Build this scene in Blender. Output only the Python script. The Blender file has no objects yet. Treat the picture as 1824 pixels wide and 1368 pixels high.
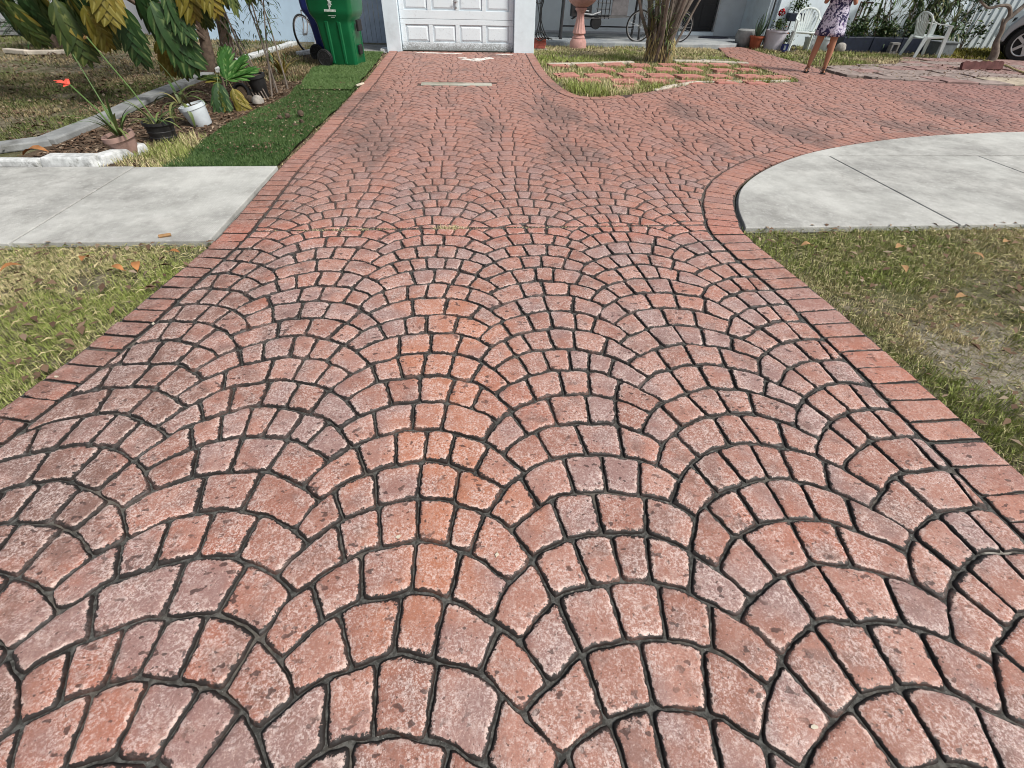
import bpy, math, random
import numpy as np
from mathutils import Vector, Matrix, Euler

# ------------------------------------------------------------------ camera, sky, sun
SC = bpy.context.scene
COL = SC.collection
PITCH, YAW, ROLL = math.radians(41.596), math.radians(5.917), math.radians(1.671)
CAM_H = 1.4
cp, sp, cy, sy = math.cos(PITCH), math.sin(PITCH), math.cos(YAW), math.sin(YAW)
fw = Vector((sy*cp, cy*cp, -sp)); rt = Vector((cy, -sy, 0.0)); up = rt.cross(fw)
cr, sr = math.cos(ROLL), math.sin(ROLL)
rt2 = cr*rt + sr*up; up2 = -sr*rt + cr*up
cam = bpy.data.cameras.new('camera'); camo = bpy.data.objects.new('camera', cam); COL.objects.link(camo)
mw = Matrix.Identity(4)
for i in range(3):
    mw[i][0] = rt2[i]; mw[i][1] = up2[i]; mw[i][2] = -fw[i]
mw[0][3], mw[1][3], mw[2][3] = 0, 0, CAM_H
camo.matrix_world = mw
cam.sensor_width = 36.0; cam.lens = 832.4/1824*36.0; cam.clip_start = 0.05; cam.clip_end = 500
SC.camera = camo

SUN_AZ, SUN_EL = math.radians(128), math.radians(50)     # azimuth from +Y clockwise
world = bpy.data.worlds.new('World'); SC.world = world; world.use_nodes = True
wn = world.node_tree; wn.nodes.clear()
sky = wn.nodes.new('ShaderNodeTexSky'); sky.sky_type = 'NISHITA'; sky.sun_disc = False
sky.sun_elevation = SUN_EL; sky.sun_rotation = SUN_AZ; sky.air_density = 1.0; sky.dust_density = 3.0; sky.ozone_density = 1.0
bg = wn.nodes.new('ShaderNodeBackground'); bg.inputs[1].default_value = 0.098
wo = wn.nodes.new('ShaderNodeOutputWorld')
hs = wn.nodes.new('ShaderNodeHueSaturation'); hs.inputs['Saturation'].default_value = .45
wn.links.new(sky.outputs[0], hs.inputs['Color']); wn.links.new(hs.outputs[0], bg.inputs[0]); wn.links.new(bg.outputs[0], wo.inputs[0])
sl = bpy.data.lights.new('sun', 'SUN'); sl.energy = 3.1; sl.angle = math.radians(13); sl.color = (1.0, .955, .88)
so = bpy.data.objects.new('sun', sl); COL.objects.link(so)
sd = Vector((math.sin(SUN_AZ)*math.cos(SUN_EL), math.cos(SUN_AZ)*math.cos(SUN_EL), math.sin(SUN_EL)))
so.rotation_euler = sd.to_track_quat('Z', 'Y').to_euler(); so.location = (6, -6, 12)
SC.view_settings.view_transform = 'Standard'; SC.view_settings.look = 'None'
SC.view_settings.gamma = 1; SC.view_settings.use_curve_mapping = False
SC.view_settings.exposure = 0.27
SC.cycles.filter_width = 1.0
SC.cycles.max_bounces = 5; SC.cycles.diffuse_bounces = 3; SC.cycles.glossy_bounces = 2
SC.cycles.transparent_max_bounces = 4; SC.cycles.caustics_reflective = False; SC.cycles.caustics_refractive = False

rnd = random.Random(7)
PI = math.pi
def R(d): return math.radians(d)
def U(a, b): return rnd.uniform(a, b)

# ------------------------------------------------------------------ tagging
def tag(o, label=None, cat=None, group=None, kind=None):
    if label: o['label'] = label
    if cat: o['category'] = cat
    if group: o['group'] = group
    if kind: o['kind'] = kind
    return o
def empty(name, loc=(0, 0, 0), rz=0.0, label=None, cat=None, group=None):
    o = bpy.data.objects.new(name, None); COL.objects.link(o); o.location = loc; o.rotation_euler = (0, 0, rz)
    o.empty_display_size = .1
    return tag(o, label, cat, group)
def dup(root, loc=None, rot=None, label=None, group=None, parent=None):
    c = root.copy(); COL.objects.link(c)
    if parent is not None: c.parent = parent
    for ch in root.children: dup(ch, parent=c)
    if loc is not None: c.location = loc
    if rot is not None: c.rotation_euler = rot if hasattr(rot, '__len__') else (0, 0, rot)
    if label: c['label'] = label
    if group: c['group'] = group
    return c

# ------------------------------------------------------------------ noise on arrays
def _hash(ix, iy, s):
    h = (ix.astype(np.int64)*374761393 + iy.astype(np.int64)*668265263 + s*974634777) & 0xffffffff
    h = ((h ^ (h >> 13))*1274126177) & 0xffffffff
    return ((h ^ (h >> 16)) & 0xffffff)/float(0xffffff)
def vn(x, y, scale, seed=0):
    x = np.asarray(x, float)*scale; y = np.asarray(y, float)*scale
    ix, iy = np.floor(x), np.floor(y); fx, fy = x-ix, y-iy
    fx = fx*fx*(3-2*fx); fy = fy*fy*(3-2*fy)
    a = _hash(ix, iy, seed); b = _hash(ix+1, iy, seed); c = _hash(ix, iy+1, seed); d = _hash(ix+1, iy+1, seed)
    return (a*(1-fx)+b*fx)*(1-fy)+(c*(1-fx)+d*fx)*fy
def fbm(x, y, scale, seed=0):
    return vn(x, y, scale, seed)*.55+vn(x, y, scale*2.1, seed+1)*.3+vn(x, y, scale*4.3, seed+2)*.15

# ------------------------------------------------------------------ materials
class NT:
    def __init__(s, name):
        s.m = bpy.data.materials.new(name); s.m.use_nodes = True; s.t = s.m.node_tree
        s.b = s.t.nodes['Principled BSDF']; s._pos = None
    def n(s, t): return s.t.nodes.new(t)
    def put(s, sock, v):
        if hasattr(v, 'is_output') or isinstance(v, bpy.types.NodeSocket): s.t.links.new(v, sock)
        elif isinstance(v, (tuple, list)) and len(v) == 3 and sock.type == 'RGBA': sock.default_value = (*v, 1)
        else: sock.default_value = v
    def pos(s):
        if s._pos is None: s._pos = s.n('ShaderNodeNewGeometry').outputs['Position']
        return s._pos
    def obj(s): return s.n('ShaderNodeTexCoord').outputs['Object']
    def scl(s, v, sc):
        q = s.n('ShaderNodeVectorMath'); q.operation = 'MULTIPLY'; s.put(q.inputs[0], v); q.inputs[1].default_value = sc
        return q.outputs[0]
    def xyz(s, v=None):
        q = s.n('ShaderNodeSeparateXYZ'); s.put(q.inputs[0], v or s.pos()); return q.outputs
    def noise(s, scale, detail=3, rough=.55, vec=None, dist=0):
        q = s.n('ShaderNodeTexNoise'); s.put(q.inputs['Vector'], vec or s.pos())
        q.inputs['Scale'].default_value = scale; q.inputs['Detail'].default_value = detail
        q.inputs['Roughness'].default_value = rough; q.inputs['Distortion'].default_value = dist
        return q.outputs[0]
    def vor(s, scale, vec=None, rnd_=1.0):
        q = s.n('ShaderNodeTexVoronoi'); s.put(q.inputs['Vector'], vec or s.pos()); q.inputs['Scale'].default_value = scale
        q.inputs['Randomness'].default_value = rnd_
        return q.outputs
    def math(s, op, a, b=0.0, clamp=False):
        q = s.n('ShaderNodeMath'); q.operation = op; q.use_clamp = clamp; s.put(q.inputs[0], a); s.put(q.inputs[1], b)
        return q.outputs[0]
    def step(s, v, a, b, lo=0.0, hi=1.0):
        q = s.n('ShaderNodeMapRange'); q.interpolation_type = 'SMOOTHSTEP'; s.put(q.inputs[0], v)
        if a <= b:
            q.inputs[1].default_value = a; q.inputs[2].default_value = b; q.inputs[3].default_value = lo; q.inputs[4].default_value = hi
        else:
            q.inputs[1].default_value = b; q.inputs[2].default_value = a; q.inputs[3].default_value = hi; q.inputs[4].default_value = lo
        return q.outputs[0]
    def mix(s, f, a, b, mode='MIX'):
        q = s.n('ShaderNodeMix'); q.data_type = 'RGBA'; q.blend_type = mode; q.clamp_factor = True
        s.put(q.inputs[0], f); s.put(q.inputs[6], a); s.put(q.inputs[7], b); return q.outputs[2]
    def attr(s, name, sock='Fac'):
        q = s.n('ShaderNodeAttribute'); q.attribute_name = name; return q.outputs[sock]
    def rand(s): return s.n('ShaderNodeObjectInfo').outputs['Random']
    def bump(s, h, st=.3, dist=.005):
        q = s.n('ShaderNodeBump'); q.inputs['Strength'].default_value = st; q.inputs['Distance'].default_value = dist
        s.put(q.inputs['Height'], h); s.t.links.new(q.outputs[0], s.b.inputs['Normal'])
    def out(s, col, rough=.8, spec=.3, metal=0.0):
        s.put(s.b.inputs['Base Color'], col); s.put(s.b.inputs['Roughness'], rough)
        s.b.inputs['Specular IOR Level'].default_value = spec; s.b.inputs['Metallic'].default_value = metal
        return s.m

def simple(name, col, rough=.6, spec=.4, metal=0.0, var=.15, scale=12, dirt=None, dirt_amt=.5, bump=0.0):
    """plain coloured material with some uneven tone and optional dirt"""
    t = NT(name)
    v = t.noise(scale, 4, .6, t.obj())
    c = t.mix(t.step(v, .3, .7), tuple(x*(1-var) for x in col), tuple(min(1, x*(1+var)) for x in col))
    if dirt:
        d = t.noise(scale*.6, 6, .7, t.obj())
        c = t.mix(t.step(d, .52, .75, 0, dirt_amt), c, dirt)
    if bump: t.bump(t.noise(scale*6, 4, .6, t.obj()), bump, .004)
    return t.out(c, rough, spec, metal)

def stone_mat(name, border=False):
    t = NT(name)
    x, y, z = t.xyz()
    near = t.step(y, 5.4, 2.6)
    tint = t.attr('tint'); e = t.attr('edge')
    c = t.mix(tint, (.30, .128, .090), (.41, .200, .150))
    t2 = t.math('FRACT', t.math('MULTIPLY', tint, 7.31))
    big = t.noise(1.0, 4, .6)
    c = t.mix(t.step(big, .50, .62, 0, .60), c, (.40, .128, .072))
    pur = t.noise(2.6, 4, .6)
    c = t.mix(t.step(t.math('ADD', pur, t.math('MULTIPLY', t.math('SUBTRACT', t2, .5), .30)), .47, .66, 0, .80), c, (.270, .175, .165))
    c = t.mix(t.step(t.math('ADD', t.noise(6.5, 4, .65), t.math('MULTIPLY', t.math('SUBTRACT', t2, .5), -.2)), .55, .70, 0, .65), c, (.195, .115, .10))
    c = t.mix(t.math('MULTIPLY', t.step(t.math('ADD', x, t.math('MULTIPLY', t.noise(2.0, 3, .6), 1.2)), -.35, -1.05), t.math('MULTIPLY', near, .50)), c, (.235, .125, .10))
    if border: c = t.mix(.30, c, (.43, .155, .092))
    # worn orange track down the middle of the apron
    w = t.noise(2.2, 3, .6)
    xo = t.math('ABSOLUTE', t.math('ADD', t.math('ADD', x, .12), t.math('MULTIPLY', t.math('SUBTRACT', w, .5), 1.3)))
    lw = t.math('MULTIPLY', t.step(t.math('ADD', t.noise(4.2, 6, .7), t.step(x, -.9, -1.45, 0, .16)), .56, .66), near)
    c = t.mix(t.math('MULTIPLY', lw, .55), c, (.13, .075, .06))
    tr = t.math('MULTIPLY', t.math('MULTIPLY', t.step(xo, .34, .05), t.step(y, 2.9, 2.0)), t.step(t.math('ADD', y, w), .85, 1.25))
    c = t.mix(t.math('MULTIPLY', tr, .60), c, (.52, .185, .085))
    # plain red strip beside the control joint, unworn concrete beyond it
    js = t.step(t.math('ABSOLUTE', t.math('SUBTRACT', y, 3.2)), .28, .06)
    c = t.mix(t.math('MULTIPLY', js, .65), c, (.44, .145, .092))
    far = t.step(y, 3.3, 6.5)
    c = t.mix(t.math('MULTIPLY', far, .60), c, (.40, .195, .150))
    # dark tyre and mould stains on the far part
    st = t.noise(1.1, 5, .62, t.scl(t.pos(), (1.1, .42, 1)))
    c = t.mix(t.math('MULTIPLY', t.step(t.math('ADD', st, t.step(t.math('ABSOLUTE', t.math('SUBTRACT', y, 6.0)), 2.2, .8, 0, .045)), .52, .65), t.math('MULTIPLY', t.step(y, 3.9, 4.8), .66)), c, (.115, .078, .068))
    st2 = t.noise(1.7, 5, .65)
    c = t.mix(t.math('MULTIPLY', t.step(st2, .53, .70), .42), c, (.12, .078, .068))
    c = t.mix(t.math('MULTIPLY', t.step(x, 6.0, 8.5), .45), c, (.26, .12, .115))
    # mottled worn cement grain
    g = t.noise(125, 8, .82); gl = t.noise(8, 5, .68)
    gm = t.math('MULTIPLY', t.step(g, .475, .565), t.step(gl, .36, .60, .12, 1.0))
    c = t.mix(t.step(t.noise(22, 5, .75), .52, .66, 0, .30), c, (.62, .45, .39))
    c = t.mix(t.math('MULTIPLY', gm, t.math('ADD', t.math('MULTIPLY', near, .46 if not border else .22), .14)), c, (.84, .72, .68))
    gr = t.noise(240, 3, .7)
    c = t.mix(t.step(gr, .40, .62, 0, .34), c, (.20, .10, .08), 'MIX')
    c = t.mix(t.step(t.noise(150, 2, .6), .60, .70, 0, .45), c, (.74, .56, .50))
    # dark pits, stretched a little across the drive
    pv = t.noise(30, 2, .5, t.scl(t.pos(), (1, 1.35, 1)))
    pm = t.math('MULTIPLY', t.step(pv, .635, .675), t.step(t.noise(3.1, 3, .6), .36, .56))
    c = t.mix(t.math('MULTIPLY', pm, .82), c, (.055, .03, .026))
    pv2 = t.noise(85, 2, .5); c = t.mix(t.step(pv2, .655, .70, 0, .8), c, (.09, .05, .042))
    # rim: pale worn band, then ragged black where the release powder and mould sit
    rag = t.math('ADD', t.math('MULTIPLY', t.math('SUBTRACT', t.noise(60, 5, .75), .5), 1.15), t.math('MULTIPLY', t.math('SUBTRACT', t.noise(6, 3, .6), .5), .75))
    er = t.math('ADD', e, rag)
    if not border:
        rim = t.math('MULTIPLY', t.step(er, .34, .48), t.step(er, .70, .56))
        rim = t.math('MULTIPLY', rim, t.step(t.noise(17, 4, .65), .45, .66))
        c = t.mix(t.math('MULTIPLY', t.math('MULTIPLY', rim, near), .50), c, (.84, .68, .61))
    blk = t.math('MULTIPLY', t.step(er, .555 if not border else .56, .69 if not border else .72), t.math('ADD', t.math('MULTIPLY', near, .48), .50))
    blk = t.math('MULTIPLY', blk, t.step(t.noise(5.5, 5, .7), .30, .52, .72, 1.0))
    c = t.mix(blk, c, (.014, .012, .011))
    h = t.math('ADD', t.math('MULTIPLY', t.noise(48, 6, .7), .7), t.math('MULTIPLY', t.noise(14, 3, .5), .9))
    t.bump(h, .55, .006)
    rg = t.step(t.noise(40, 4, .6), .35, .7, .46, .80)
    return t.out(c, rg, .45)

def joint_mat():
    t = NT('joint_mortar'); x, y, z = t.xyz()
    n = t.noise(60, 6, .7)
    c = t.mix(t.step(n, .4, .65), (.040, .039, .036), (.115, .115, .108))
    c = t.mix(t.step(t.noise(150, 3, .6), .66, .74), c, (.36, .35, .33))
    c = t.mix(t.math('MULTIPLY', t.step(t.noise(5, 4, .6), .66, .72), .9), c, (.44, .42, .38))
    c = t.mix(t.math('MULTIPLY', t.step(y, 3.2, 5.0), .80), c, (.085, .052, .045))
    c = t.mix(t.step(t.noise(3.3, 5, .7), .50, .66, 0, .5), c, (.17, .145, .12))
    t.bump(t.noise(120, 4, .7), .5, .004)
    return t.out(c, .85, .2)

def concrete(name, a=(.30, .30, .285), b=(.50, .50, .475), dark=(.19, .185, .17)):
    t = NT(name); o = t.pos()
    v = t.noise(1.9, 8, .76); v2 = t.noise(6, 8, .75, t.scl(o, (1, .6, 1)))
    c = t.mix(t.step(v, .35, .68), a, b)
    c = t.mix(t.step(v2, .48, .72, 0, .45), c, dark)
    c = t.mix(t.step(t.noise(24, 5, .7), .52, .7, 0, .35), c, (.66, .67, .65))
    c = t.mix(t.step(t.noise(130, 2, .6), .62, .72, 0, .5), c, (.16, .155, .145))
    c = t.mix(t.step(t.noise(11, 6, .75), .70, .76, 0, .6), c, (.15, .13, .11))
    w = t.n('ShaderNodeTexWave'); w.inputs['Scale'].default_value = 26; w.inputs['Distortion'].default_value = 1.5; w.inputs['Detail'].default_value = 2
    t.t.links.new(t.pos(), w.inputs['Vector'])
    c = t.mix(t.math('MULTIPLY', t.step(w.outputs['Fac'], .35, .8), .14), c, dark)
    c = t.mix(t.step(t.noise(3.2, 8, .78), .58, .70, 0, .42), c, (.17, .16, .14))
    c = t.mix(t.step(t.noise(.55, 5, .7), .44, .60, 0, .40), c, (.60, .61, .58))
    t.bump(t.math('ADD', t.math('MULTIPLY', w.outputs['Fac'], .5), t.noise(90, 4, .7)), .35, .003)
    return t.out(c, .85, .25)

def soil_mat(name, a=(.085, .062, .042), b=(.17, .135, .10), green=(.07, .085, .03), gfac=.5):
    t = NT(name)
    c = t.mix(t.step(t.noise(9, 6, .7), .35, .65), a, b)
    c = t.mix(t.step(t.noise(2.2, 5, .65), .42, .62, 0, gfac), c, green)
    c = t.mix(t.step(t.noise(60, 4, .7), .60, .70, 0, .5), c, (.33, .28, .21))
    c = t.mix(t.step(t.noise(75, 3, .7), .38, .30, 0, .6), c, (.03, .024, .018))
    if name == 'lawn_soil':
        sx, sy_, sz_ = t.xyz(); dd = t.math('ADD', t.math('POWER', t.math('DIVIDE', t.math('SUBTRACT', sx, 2.62), .42), 2.0), t.math('POWER', t.math('DIVIDE', t.math('SUBTRACT', sy_, 1.62), .42), 2.0))
        c = t.mix(t.math('MULTIPLY', t.step(t.math('ADD', dd, t.math('MULTIPLY', t.noise(11, 8, .8), 2.6)), 2.6, 1.5), .65), c, t.mix(t.step(t.noise(55, 5, .75), .42, .58), (.24, .21, .165), (.50, .46, .39)))
    t.bump(t.noise(45, 6, .75), .9, .02)
    return t.out(c, .95, .1)

def blade_mat(name, lo, hi, dry, dryf=1.0, rough=.6):
    t = NT(name); a = t.attr('tint'); d = t.attr('dry'); k = t.attr('along')
    c = t.mix(a, lo, hi)
    c = t.mix(t.math('MULTIPLY', d, dryf), c, dry)
    c = t.mix(t.math('MULTIPLY', t.step(k, .5, 0.0), .35), c, tuple(x*.55+.01 for x in dry))
    t.put(t.b.inputs['Transmission Weight'], 0.0)
    return t.out(c, rough, .25)

def leaf_mat(name, a, b, vein=None, yellow=None, rough=.50):
    t = NT(name); tn = t.attr('tint'); v = t.attr('edge')
    c = t.mix(tn, a, b)
    c = t.mix(t.step(t.noise(9, 4, .6, t.obj()), .4, .65, 0, .4), c, tuple(x*.6 for x in a))
    if yellow: c = t.mix(t.step(t.math('ADD', t.attr('dry'), t.math('MULTIPLY', t.noise(7, 3, .6, t.obj()), .4)), .5, .95), c, yellow)
    if vein: c = t.mix(t.step(v, .55, .95, 0, .8), c, vein)
    t.bump(t.math('ADD', t.noise(30, 3, .6, t.obj()), v), .25, .004)
    return t.out(c, rough, .45)

MAT = {}
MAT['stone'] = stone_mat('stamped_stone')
MAT['border'] = stone_mat('border_brick', True)
MAT['joint'] = joint_mat()
MAT['concrete'] = concrete('sidewalk_concrete')
MAT['old_concrete'] = concrete('old_concrete', (.20, .20, .19), (.33, .33, .31), (.12, .12, .11))
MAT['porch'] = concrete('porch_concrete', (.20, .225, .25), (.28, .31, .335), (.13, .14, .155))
MAT['soil'] = soil_mat('lawn_soil', (.10, .085, .055), (.25, .22, .16), (.085, .105, .035), .6)
MAT['bed'] = soil_mat('bed_soil', (.07, .046, .032), (.19, .14, .10), (.10, .075, .05), .6)
MAT['grass'] = blade_mat('lawn_grass', (.085, .125, .028), (.26, .31, .080), (.64, .54, .32))
MAT['grass_dull'] = blade_mat('dull_lawn_grass', (.042, .062, .018), (.125, .150, .045), (.30, .235, .135))
MAT['turf'] = blade_mat('plastic_turf', (.048, .095, .028), (.13, .205, .068), (.20, .26, .09), .5, .5)
MAT['turf_light'] = blade_mat('faded_plastic_turf', (.085, .155, .045), (.17, .25, .095), (.25, .30, .14), .5, .5)

# ------------------------------------------------------------------ mesh building
class MB:
    def __init__(s): s.v = []; s.f = []; s.a = {}
    def add(s, verts, faces, M=None, **at):
        o = len(s.v)
        for q in verts:
            q = Vector(q)
            if M is not None: q = M @ q
            s.v.append((q.x, q.y, q.z))
        s.f += [tuple(i+o for i in f) for f in faces]
        for k in set(list(s.a)+list(at)):
            l = s.a.setdefault(k, [0.0]*o)
            val = at.get(k, 0.0)
            l += list(val) if hasattr(val, '__len__') else [val]*len(verts)
        return s
    def box(s, c, d, rz=0.0, M=None, taper=1.0, **at):
        x, y, z = d[0]/2, d[1]/2, d[2]/2
        vs = []
        for k, zz in enumerate((-z, z)):
            q = taper if k else 1.0
            vs += [(-x*q, -y*q, zz), (x*q, -y*q, zz), (x*q, y*q, zz), (-x*q, y*q, zz)]
        T = Matrix.Translation(c) @ Matrix.Rotation(rz, 4, 'Z')
        if M is not None: T = M @ T
        return s.add(vs, [(3, 2, 1, 0), (4, 5, 6, 7), (0, 1, 5, 4), (1, 2, 6, 5), (2, 3, 7, 6), (3, 0, 4, 7)], T, **at)
    def tube(s, pts, r, n=8, M=None, cap=True, flat=1.0, **at):
        pts = [Vector(p) for p in pts]; m = len(pts)
        rs = r if hasattr(r, '__len__') else [r]*m
        vs = []; fs = []
        ref = None
        for i, p in enumerate(pts):
            d = (pts[min(i+1, m-1)]-pts[max(i-1, 0)])
            d = d.normalized() if d.length > 1e-9 else Vector((0, 0, 1))
            if ref is None:
                ref = Vector((0, 0, 1)) if abs(d.z) < .9 else Vector((1, 0, 0))
            a = d.cross(ref); a = a.normalized() if a.length > 1e-6 else d.orthogonal().normalized()
            b = a.cross(d).normalized(); ref = b
            for k in range(n):
                t = 2*PI*k/n
                vs.append(p + a*math.cos(t)*rs[i] + b*math.sin(t)*rs[i]*flat)
        for i in range(m-1):
            for k in range(n):
                fs.append((i*n+k, i*n+(k+1) % n, (i+1)*n+(k+1) % n, (i+1)*n+k))
        if cap: fs += [tuple(range(n))[::-1], tuple((m-1)*n+k for k in range(n))]
        return s.add(vs, fs, M, **at)
    def lathe(s, prof, n=24, c=(0, 0, 0), M=None, flute=0.0, nf=12, **at):
        vs = []; fs = []; m = len(prof)
        for r, z in [(p[0], p[1]) for p in prof]:
            for k in range(n):
                t = 2*PI*k/n; rr = r
                vs.append((c[0]+rr*math.cos(t), c[1]+rr*math.sin(t), c[2]+z))
        if flute:
            for i, p in enumerate(prof):
                if len(p) > 2:
                    for k in range(n):
                        t = 2*PI*k/n; rr = p[0]*(1-flute*(.5+.5*math.cos(nf*t)))
                        vs[i*n+k] = (c[0]+rr*math.cos(t), c[1]+rr*math.sin(t), c[2]+p[1])
        for i in range(m-1):
            for k in range(n): fs.append((i*n+k, i*n+(k+1) % n, (i+1)*n+(k+1) % n, (i+1)*n+k))
        fs += [tuple(range(n))[::-1], tuple((m-1)*n+k for k in range(n))]
        return s.add(vs, fs, M, **at)
    def torus(s, R_, r, n=28, k=8, M=None, **at):
        vs = []; fs = []
        for i in range(n):
            a = 2*PI*i/n
            for j in range(k):
                b = 2*PI*j/k
                vs.append(((R_+r*math.cos(b))*math.cos(a), (R_+r*math.cos(b))*math.sin(a), r*math.sin(b)))
        for i in range(n):
            for j in range(k): fs.append((i*k+j, ((i+1) % n)*k+j, ((i+1) % n)*k+(j+1) % k, i*k+(j+1) % k))
        return s.add(vs, fs, M, **at)
    def prism(s, poly, z0, z1, M=None, **at):
        n = len(poly)
        vs = [(p[0], p[1], z0) for p in poly]+[(p[0], p[1], z1) for p in poly]
        return s.add(vs, [tuple(range(n))[::-1], tuple(range(n, 2*n))]+[(i, (i+1) % n, n+(i+1) % n, n+i) for i in range(n)], M, **at)
    def strip(s, pts, ws, side, M=None, fold=0.0, **at):
        """leaf strip along pts, width ws, across direction side; fold lifts the edges"""
        pts = [Vector(p) for p in pts]; side = Vector(side).normalized(); m = len(pts); vs = []; fs = []
        for i, p in enumerate(pts):
            d = (pts[min(i+1, m-1)]-pts[max(i-1, 0)]).normalized(); sd_ = (side-d*side.dot(d)).normalized(); nn = sd_.cross(d)
            vs += [p-sd_*ws[i]+nn*fold*ws[i], p, p+sd_*ws[i]+nn*fold*ws[i]]
        for i in range(m-1): fs += [(3*i, 3*i+1, 3*i+4, 3*i+3), (3*i+1, 3*i+2, 3*i+5, 3*i+4)]
        return s.add(vs, fs, M, **at)
    def build(s, name, mat, parent=None, smooth=True, bevel=0.0, loc=None, seg=2):
        me = bpy.data.meshes.new(name); me.from_pydata(s.v, [], s.f); me.update()
        for k, l in s.a.items():
            at = me.attributes.new(k, 'FLOAT', 'POINT'); at.data.foreach_set('value', np.array(l, dtype=np.float32))
        if mat: me.materials.append(MAT[mat] if isinstance(mat, str) else mat)
        if smooth: me.polygons.foreach_set('use_smooth', [True]*len(me.polygons))
        o = bpy.data.objects.new(name, me); COL.objects.link(o)
        if parent is not None: o.parent = parent
        if loc is not None: o.location = loc
        if bevel:
            b = o.modifiers.new('bevel', 'BEVEL'); b.width = bevel; b.segments = seg; b.limit_method = 'ANGLE'; b.angle_limit = R(35)
        elif smooth and len(me.polygons) < 60000:
            try: me.set_sharp_from_angle(angle=R(42))
            except Exception: pass
        return o
def mesh_np(name, verts, loops, sizes, mat, attrs=None, smooth=False, parent=None):
    me = bpy.data.meshes.new(name)
    me.vertices.add(len(verts)); me.vertices.foreach_set('co', np.asarray(verts, np.float32).ravel())
    me.loops.add(len(loops)); me.loops.foreach_set('vertex_index', np.asarray(loops, np.int32))
    st = np.concatenate(([0], np.cumsum(sizes)[:-1])).astype(np.int32)
    me.polygons.add(len(sizes)); me.polygons.foreach_set('loop_start', st); me.polygons.foreach_set('loop_total', np.asarray(sizes, np.int32))
    if smooth: me.polygons.foreach_set('use_smooth', np.ones(len(sizes), bool))
    me.update(calc_edges=True)
    for k, v in (attrs or {}).items():
        a = me.attributes.new(k, 'FLOAT', 'POINT'); a.data.foreach_set('value', np.asarray(v, np.float32))
    me.materials.append(MAT[mat])
    o = bpy.data.objects.new(name, me); COL.objects.link(o)
    if parent is not None: o.parent = parent
    return o
def thing(name, mb, mat, label, cat, loc=(0, 0, 0), group=None, rz=0, **k):
    o = mb.build(name, mat, **k); o.location = loc; o.rotation_euler = (0, 0, rz)
    return tag(o, label, cat, group)

# ------------------------------------------------------------------ polygons
def catmull(pts, n=6, closed=False):
    P = [np.array(p, float) for p in pts]; out = []
    for i in range(len(P)-1):
        p0 = P[max(i-1, 0)]; p1 = P[i]; p2 = P[i+1]; p3 = P[min(i+2, len(P)-1)]
        for k in range(n):
            t = k/n
            out.append(tuple(.5*((2*p1)+(-p0+p2)*t+(2*p0-5*p1+4*p2-p3)*t*t+(-p0+3*p1-3*p2+p3)*t**3)))
    out.append(tuple(P[-1])); return out
def seg_dist(P, A, closed=False):
    P = np.asarray(P, float); A = np.asarray(A, float)
    B = np.roll(A, -1, 0) if closed else A[1:]; A0 = A if closed else A[:-1]
    d = np.full(len(P), 1e9)
    for a, b in zip(A0, B):
        ab = b-a; L2 = max((ab**2).sum(), 1e-12)
        t = np.clip(((P-a) @ ab)/L2, 0, 1); q = a+t[:, None]*ab
        d = np.minimum(d, np.hypot(*(P-q).T))
    return d
def inside(P, poly):
    P = np.asarray(P, float); x, y = P[:, 0], P[:, 1]; c = np.zeros(len(P), bool); n = len(poly)
    for i in range(n):
        x1, y1 = poly[i]; x2, y2 = poly[(i+1) % n]
        if y1 == y2: continue
        m = (y1 > y) != (y2 > y)
        c ^= m & (x < (x2-x1)*(y-y1)/(y2-y1)+x1)
    return c
def sdf_poly(P, poly):
    d = seg_dist(P, poly, True); return np.where(inside(P, poly), d, -d)
def clip_level(poly, f):
    out = []; n = len(poly)
    for i in range(n):
        a, b = poly[i], poly[(i+1) % n]; fa, fb = f[i], f[(i+1) % n]
        if fa >= 0: out.append(a)
        if (fa >= 0) != (fb >= 0):
            t = fa/(fa-fb); out.append((a[0]+(b[0]-a[0])*t, a[1]+(b[1]-a[1])*t))
    return out
def area(p):
    p = np.asarray(p); x, y = p[:, 0], p[:, 1]; return .5*float((x*np.roll(y, -1)-y*np.roll(x, -1)).sum())
def resample(poly, sp, mn=8):
    p = np.asarray(poly, float); q = np.vstack([p, p[:1]]); L = np.hypot(*np.diff(q, axis=0).T); cs = np.concatenate(([0], np.cumsum(L)))
    n = max(mn, int(round(cs[-1]/sp))); t = np.linspace(0, cs[-1], n, endpoint=False)
    return np.column_stack([np.interp(t, cs, q[:, 0]), np.interp(t, cs, q[:, 1])])
def offset_in(p, d):
    a = p-np.roll(p, 1, 0); b = np.roll(p, -1, 0)-p; t = a/np.maximum(np.hypot(*a.T), 1e-9)[:, None]+b/np.maximum(np.hypot(*b.T), 1e-9)[:, None]
    t /= np.maximum(np.hypot(*t.T), 1e-9)[:, None]
    return p+np.column_stack([-t[:, 1], t[:, 0]])*d          # CCW: left is inside
def sheet(name, poly, z, mat, parent=None):
    """flat filled polygon, triangulated"""
    from mathutils.geometry import tessellate_polygon
    vs = [(x, y, z) for x, y in poly]
    tr = tessellate_polygon([[Vector(v) for v in vs]])
    mb = MB(); mb.add(vs, [tuple(t) for t in tr])
    o = mb.build(name, mat, parent, smooth=False)
    if sum(p.normal.z for p in o.data.polygons) < 0: o.data.flip_normals()
    return o
def slab(name, poly, z0, z1, mat, parent=None, bevel=.006):
    if area(poly) < 0: poly = poly[::-1]
    mb = MB(); mb.prism(poly, z0, z1); return mb.build(name, mat, parent, smooth=False, bevel=bevel)

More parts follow.
